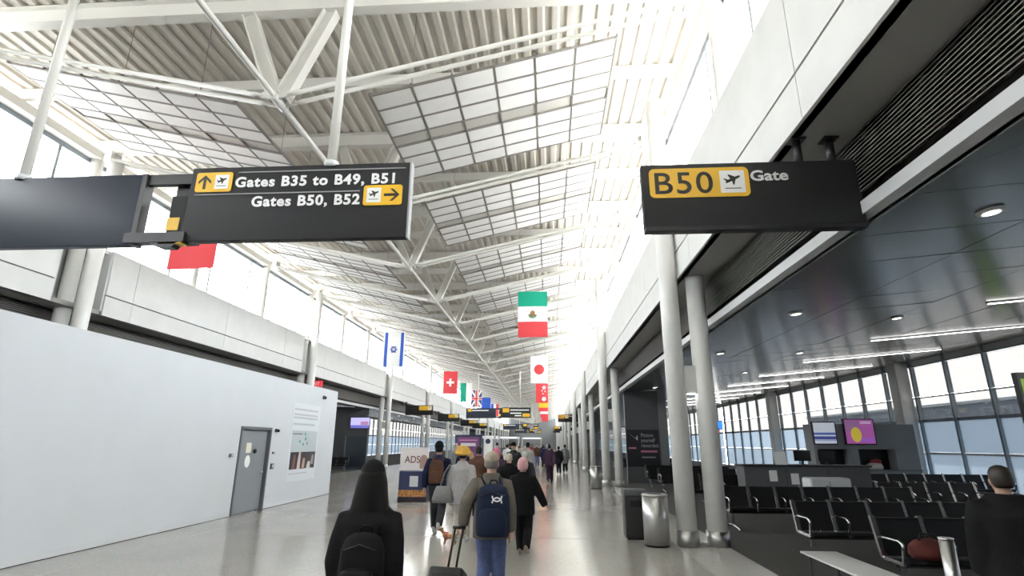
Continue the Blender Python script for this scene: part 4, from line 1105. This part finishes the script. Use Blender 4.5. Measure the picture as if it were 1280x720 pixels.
# 3 woman in black with a pink knitted hat
person('person in black coat and pink knitted hat walking right of the navy backpack', (-.44, 9.75, 0), 1.53, -.1, .40, -1, blackcloth, blackcloth, mat('tan_shoe', (.25, .2, .16), .7), skin=SKIN2, hair=mat('grey_hair2', (.3, .28, .26), .6), hat=('knit', pink), hem=.74, bulk=.06, hands={1: (.44, .08, .86)}, vox=.014)
# 4 man with a brown backpack
p, J, S = person('person in dark jacket and trousers with a brown backpack by the navy stand', (-2.33, 11.9, 0), 1.80, 0, .42, -1, navy, charcoal, white_sh, hat=('beanie', blackcloth), hem=.92, bulk=.035, vox=.016)
backpack('brown backpack on the person beside the navy stand', p, S, brown, None, .30, .46, .16, 1.19, -.15)
# 5 light grey top with a mustard wrapped hat
p, J, S = person('person in light grey top and mustard wrapped hat carrying a grey tote', (-1.68, 11.0, 0), 1.68, 0, .30, 1, lightgrey, cream, white_sh, skin=SKIN, hat=('turban', mustard), hem=.70, bulk=.05, vox=.016)
t = thing('tote_bag', 'grey tote bag hanging at the side of the person in the mustard hat', 'bag', (-2.03, 10.9, .70))
MB().vloft([(0, 0, 0, .20, .08), (0, 0, .06, .215, .095), (0, 0, .22, .17, .07), (0, 0, .30, .13, .03)], 20, 2.6).build('bag_body', C('tote_grey', (.20, .20, .20)), t)
MB().tube([(-.06, 0, .28), (.02, 0, .55), (.12, 0, .70), (.14, 0, .68), (.08, 0, .5), (.06, 0, .28)], .012, 8).build('strap', MATS['tote_grey'], t)
# 6.. crowd in the middle distance, each with its own clothes
person('person in dark brown coat just beyond the mustard hat', (-1.72, 13.9, 0), 1.72, 0, .3, -1, brown, blackcloth, M_black, hem=.75, bulk=.05, vox=.022)
person('person in a rose pink head scarf ahead of the beige cap', (-1.46, 15.8, 0), 1.66, 0, .3, 1, purple, blackcloth, M_black, hat=('scarf', C('rose_scarf', (.55, .16, .24))), hem=.6, bulk=.05, vox=.022)
person('person in black with pale hair between the beige cap and pink hat', (-.92, 13.2, 0), 1.56, 0, .3, -1, blackcloth, blackcloth, M_black, skin=SKIN2, hair=mat('pale_hair', (.5, .44, .36), .7), hem=.7, bulk=.05, vox=.022)
person('person in dark grey coat just left of the pink knitted hat', (-.62, 15.0, 0), 1.58, 0, .3, 1, charcoal, blackcloth, M_black, skin=SKIN2, hair=mat('silver_hair', (.45, .45, .45), .7), hem=.7, bulk=.05, vox=.022)
person('person in plum coat walking alone in the right of the hall', (.05, 26.5, 0), 1.74, 0, .34, 1, purple, purple, M_black, hem=.8, bulk=.05, vox=.022)
person('person in mid grey coat near the far right columns', (1.05, 36.0, 0), 1.72, 0, .3, -1, midgrey, blackcloth, M_black, hem=.6, bulk=.06, vox=.022)
person('person in black left of the far mid grey coat', (.62, 34.2, 0), 1.62, 0, .3, 1, blackcloth, blackcloth, M_black, hem=.7, bulk=.05, vox=.022)
# standing traveller at the right edge
person('person in black coat standing among the seats at the right edge', (3.76, 5.0, 0), 1.63, -.35, .06, 1, blackcloth, blackcloth, M_black, skin=SKIN, hair=mat('dark_brown_hair', (.02, .014, .01), .5), hem=.55, bulk=.12, vox=.014, group='travellers in the gate area')
# distant crowd: four figures reused with their own clothes and places
protos = []
for i, (tp, lg) in enumerate(((blackcloth, jeans), (charcoal, blackcloth), (navy, charcoal), (midgrey, blackcloth))):
    q, J, S = person('tmp', (0, -20, 0), 1.72, 0, (.3, .36, .25, .4)[i], (1, -1)[i % 2], tp, lg, M_black, hat=(None, ('beanie', blackcloth), None, ('scarf', tan))[i], hem=(.78, .85, .6, .8)[i], bulk=.05, vox=.026)
    protos.append(q)
PAL = [('black', blackcloth), ('charcoal', charcoal), ('navy', navy), ('grey', midgrey), ('brown', brown), ('light grey', lightgrey), ('plum', purple), ('beige', tan), ('red', C('red_coat', (.35, .04, .05))), ('olive', olive), ('white', C('white_coat', (.6, .6, .6))), ('denim blue', jeans)]
crowd = []
rng = random.Random(11)
spots = []
for i in range(34):
    for _ in range(200):
        y = 19 + 62 * (i / 34) ** 1.15 + rng.uniform(-1, 1); x = rng.uniform(-4.6, .2) if rng.random() < .85 else rng.uniform(-9, 1.2)
        if abs(x + 3.2) < 1.3 and 24.5 < y < 27.8: continue
        if x < -4.3 and y > 60: continue
        if x > -.9 and y < 38: continue
        if x > .2 and y < 60: continue
        if all((x - a) ** 2 + (y - b) ** 2 > 1.0 for a, b in spots): break
    spots.append((x, y))
spots.sort(key=lambda p_: p_[1])
used = {}
for i, (x, y) in enumerate(spots):
    pr = protos[i % 4]; cname, cm = PAL[i % len(PAL)]
    used[cname] = used.get(cname, 0) + 1
    o = pr if i < 4 else copy_tree(pr)
    o.location = (x, y, 0); o.rotation_euler = (0, 0, rng.uniform(-.25, .25) + (math.pi if rng.random() < .3 else 0))
    sc = rng.uniform(.92, 1.04); o.scale = (sc, sc, sc)
    where = ('on the left' if x < -4.2 else 'mid hall' if x < -1.6 else 'to the right')
    o['label'] = '%s jacketed distant person, %s of that colour from the camera, %s' % (cname, ['nearest', 'second', 'third', 'fourth'][used[cname] - 1], where)
    for ch in o.children:
        if ch.name.startswith('jacket'):
            ch.material_slots[0].link = 'OBJECT'; ch.material_slots[0].material = cm

# ================================================================== SMALL DOG
t = thing('small_dog', 'small tan dog in a red harness by the person in mustard', 'dog', (-1.84, 10.7, 0), 1.45); t.scale = (.72, .72, .72)
d = MB()
d.tube([(0, -.17, .21), (0, -.10, .215), (0, .02, .205), (0, .12, .22), (0, .17, .245)], [.045, .068, .070, .078, .05], 14)       # trunk
d.tube([(0, .14, .25), (0, .19, .31), (0, .215, .345)], [.052, .045, .05], 12)                                                   # neck
d.ell((0, .225, .36), .05, .058, .05); d.tube([(0, .25, .352), (0, .315, .338)], [.03, .02], 10)                               # head, muzzle
for s in (-1, 1):
    d.tube([(s * .028, .205, .395), (s * .055, .195, .39), (s * .062, .20, .34)], [.018, .02, .012], 8)
    d.tube([(s * .045, .12, .20), (s * .047, .105, .11), (s * .047, .125, .06), (s * .047, .125, .015), (s * .047, .145, .012)], [.034, .022, .017, .017, .014], 10)
    d.tube([(s * .045, -.13, .20), (s * .05, -.09, .13), (s * .05, -.165, .085), (s * .05, -.15, .02), (s * .05, -.125, .012)], [.045, .032, .017, .016, .014], 10)
d.tube([(0, -.18, .23), (0, -.23, .29), (0, -.22, .36), (0, -.18, .38)], [.022, .02, .017, .01], 10)
solidify(d, 'body', .009, mat('tan_fur', (.36, .22, .12), .9, var=.3, scale=40, bump=.4), t, 2)
MB().ell((0, .32, .34), .012, .01, .01, 8, 6).build('nose', M_ink, t)
for s in (-1, 1): MB().ell((s * .025, .268, .372), .008, .008, .008, 8, 6).build('eye', M_ink, t)
h = MB()
for yy, r in ((.05, .076), (.11, .085)):
    h.tube([(r * math.cos(w), yy, .212 + r * math.sin(w)) for w in [k * 2 * math.pi / 20 for k in range(21)]], [(.016, .006)] * 21, 6)
h.bar((0, .04, .288), (0, .12, .298), .04, .012)
h.build('harness', mat('red_webbing', (.55, .03, .04), .7), t)
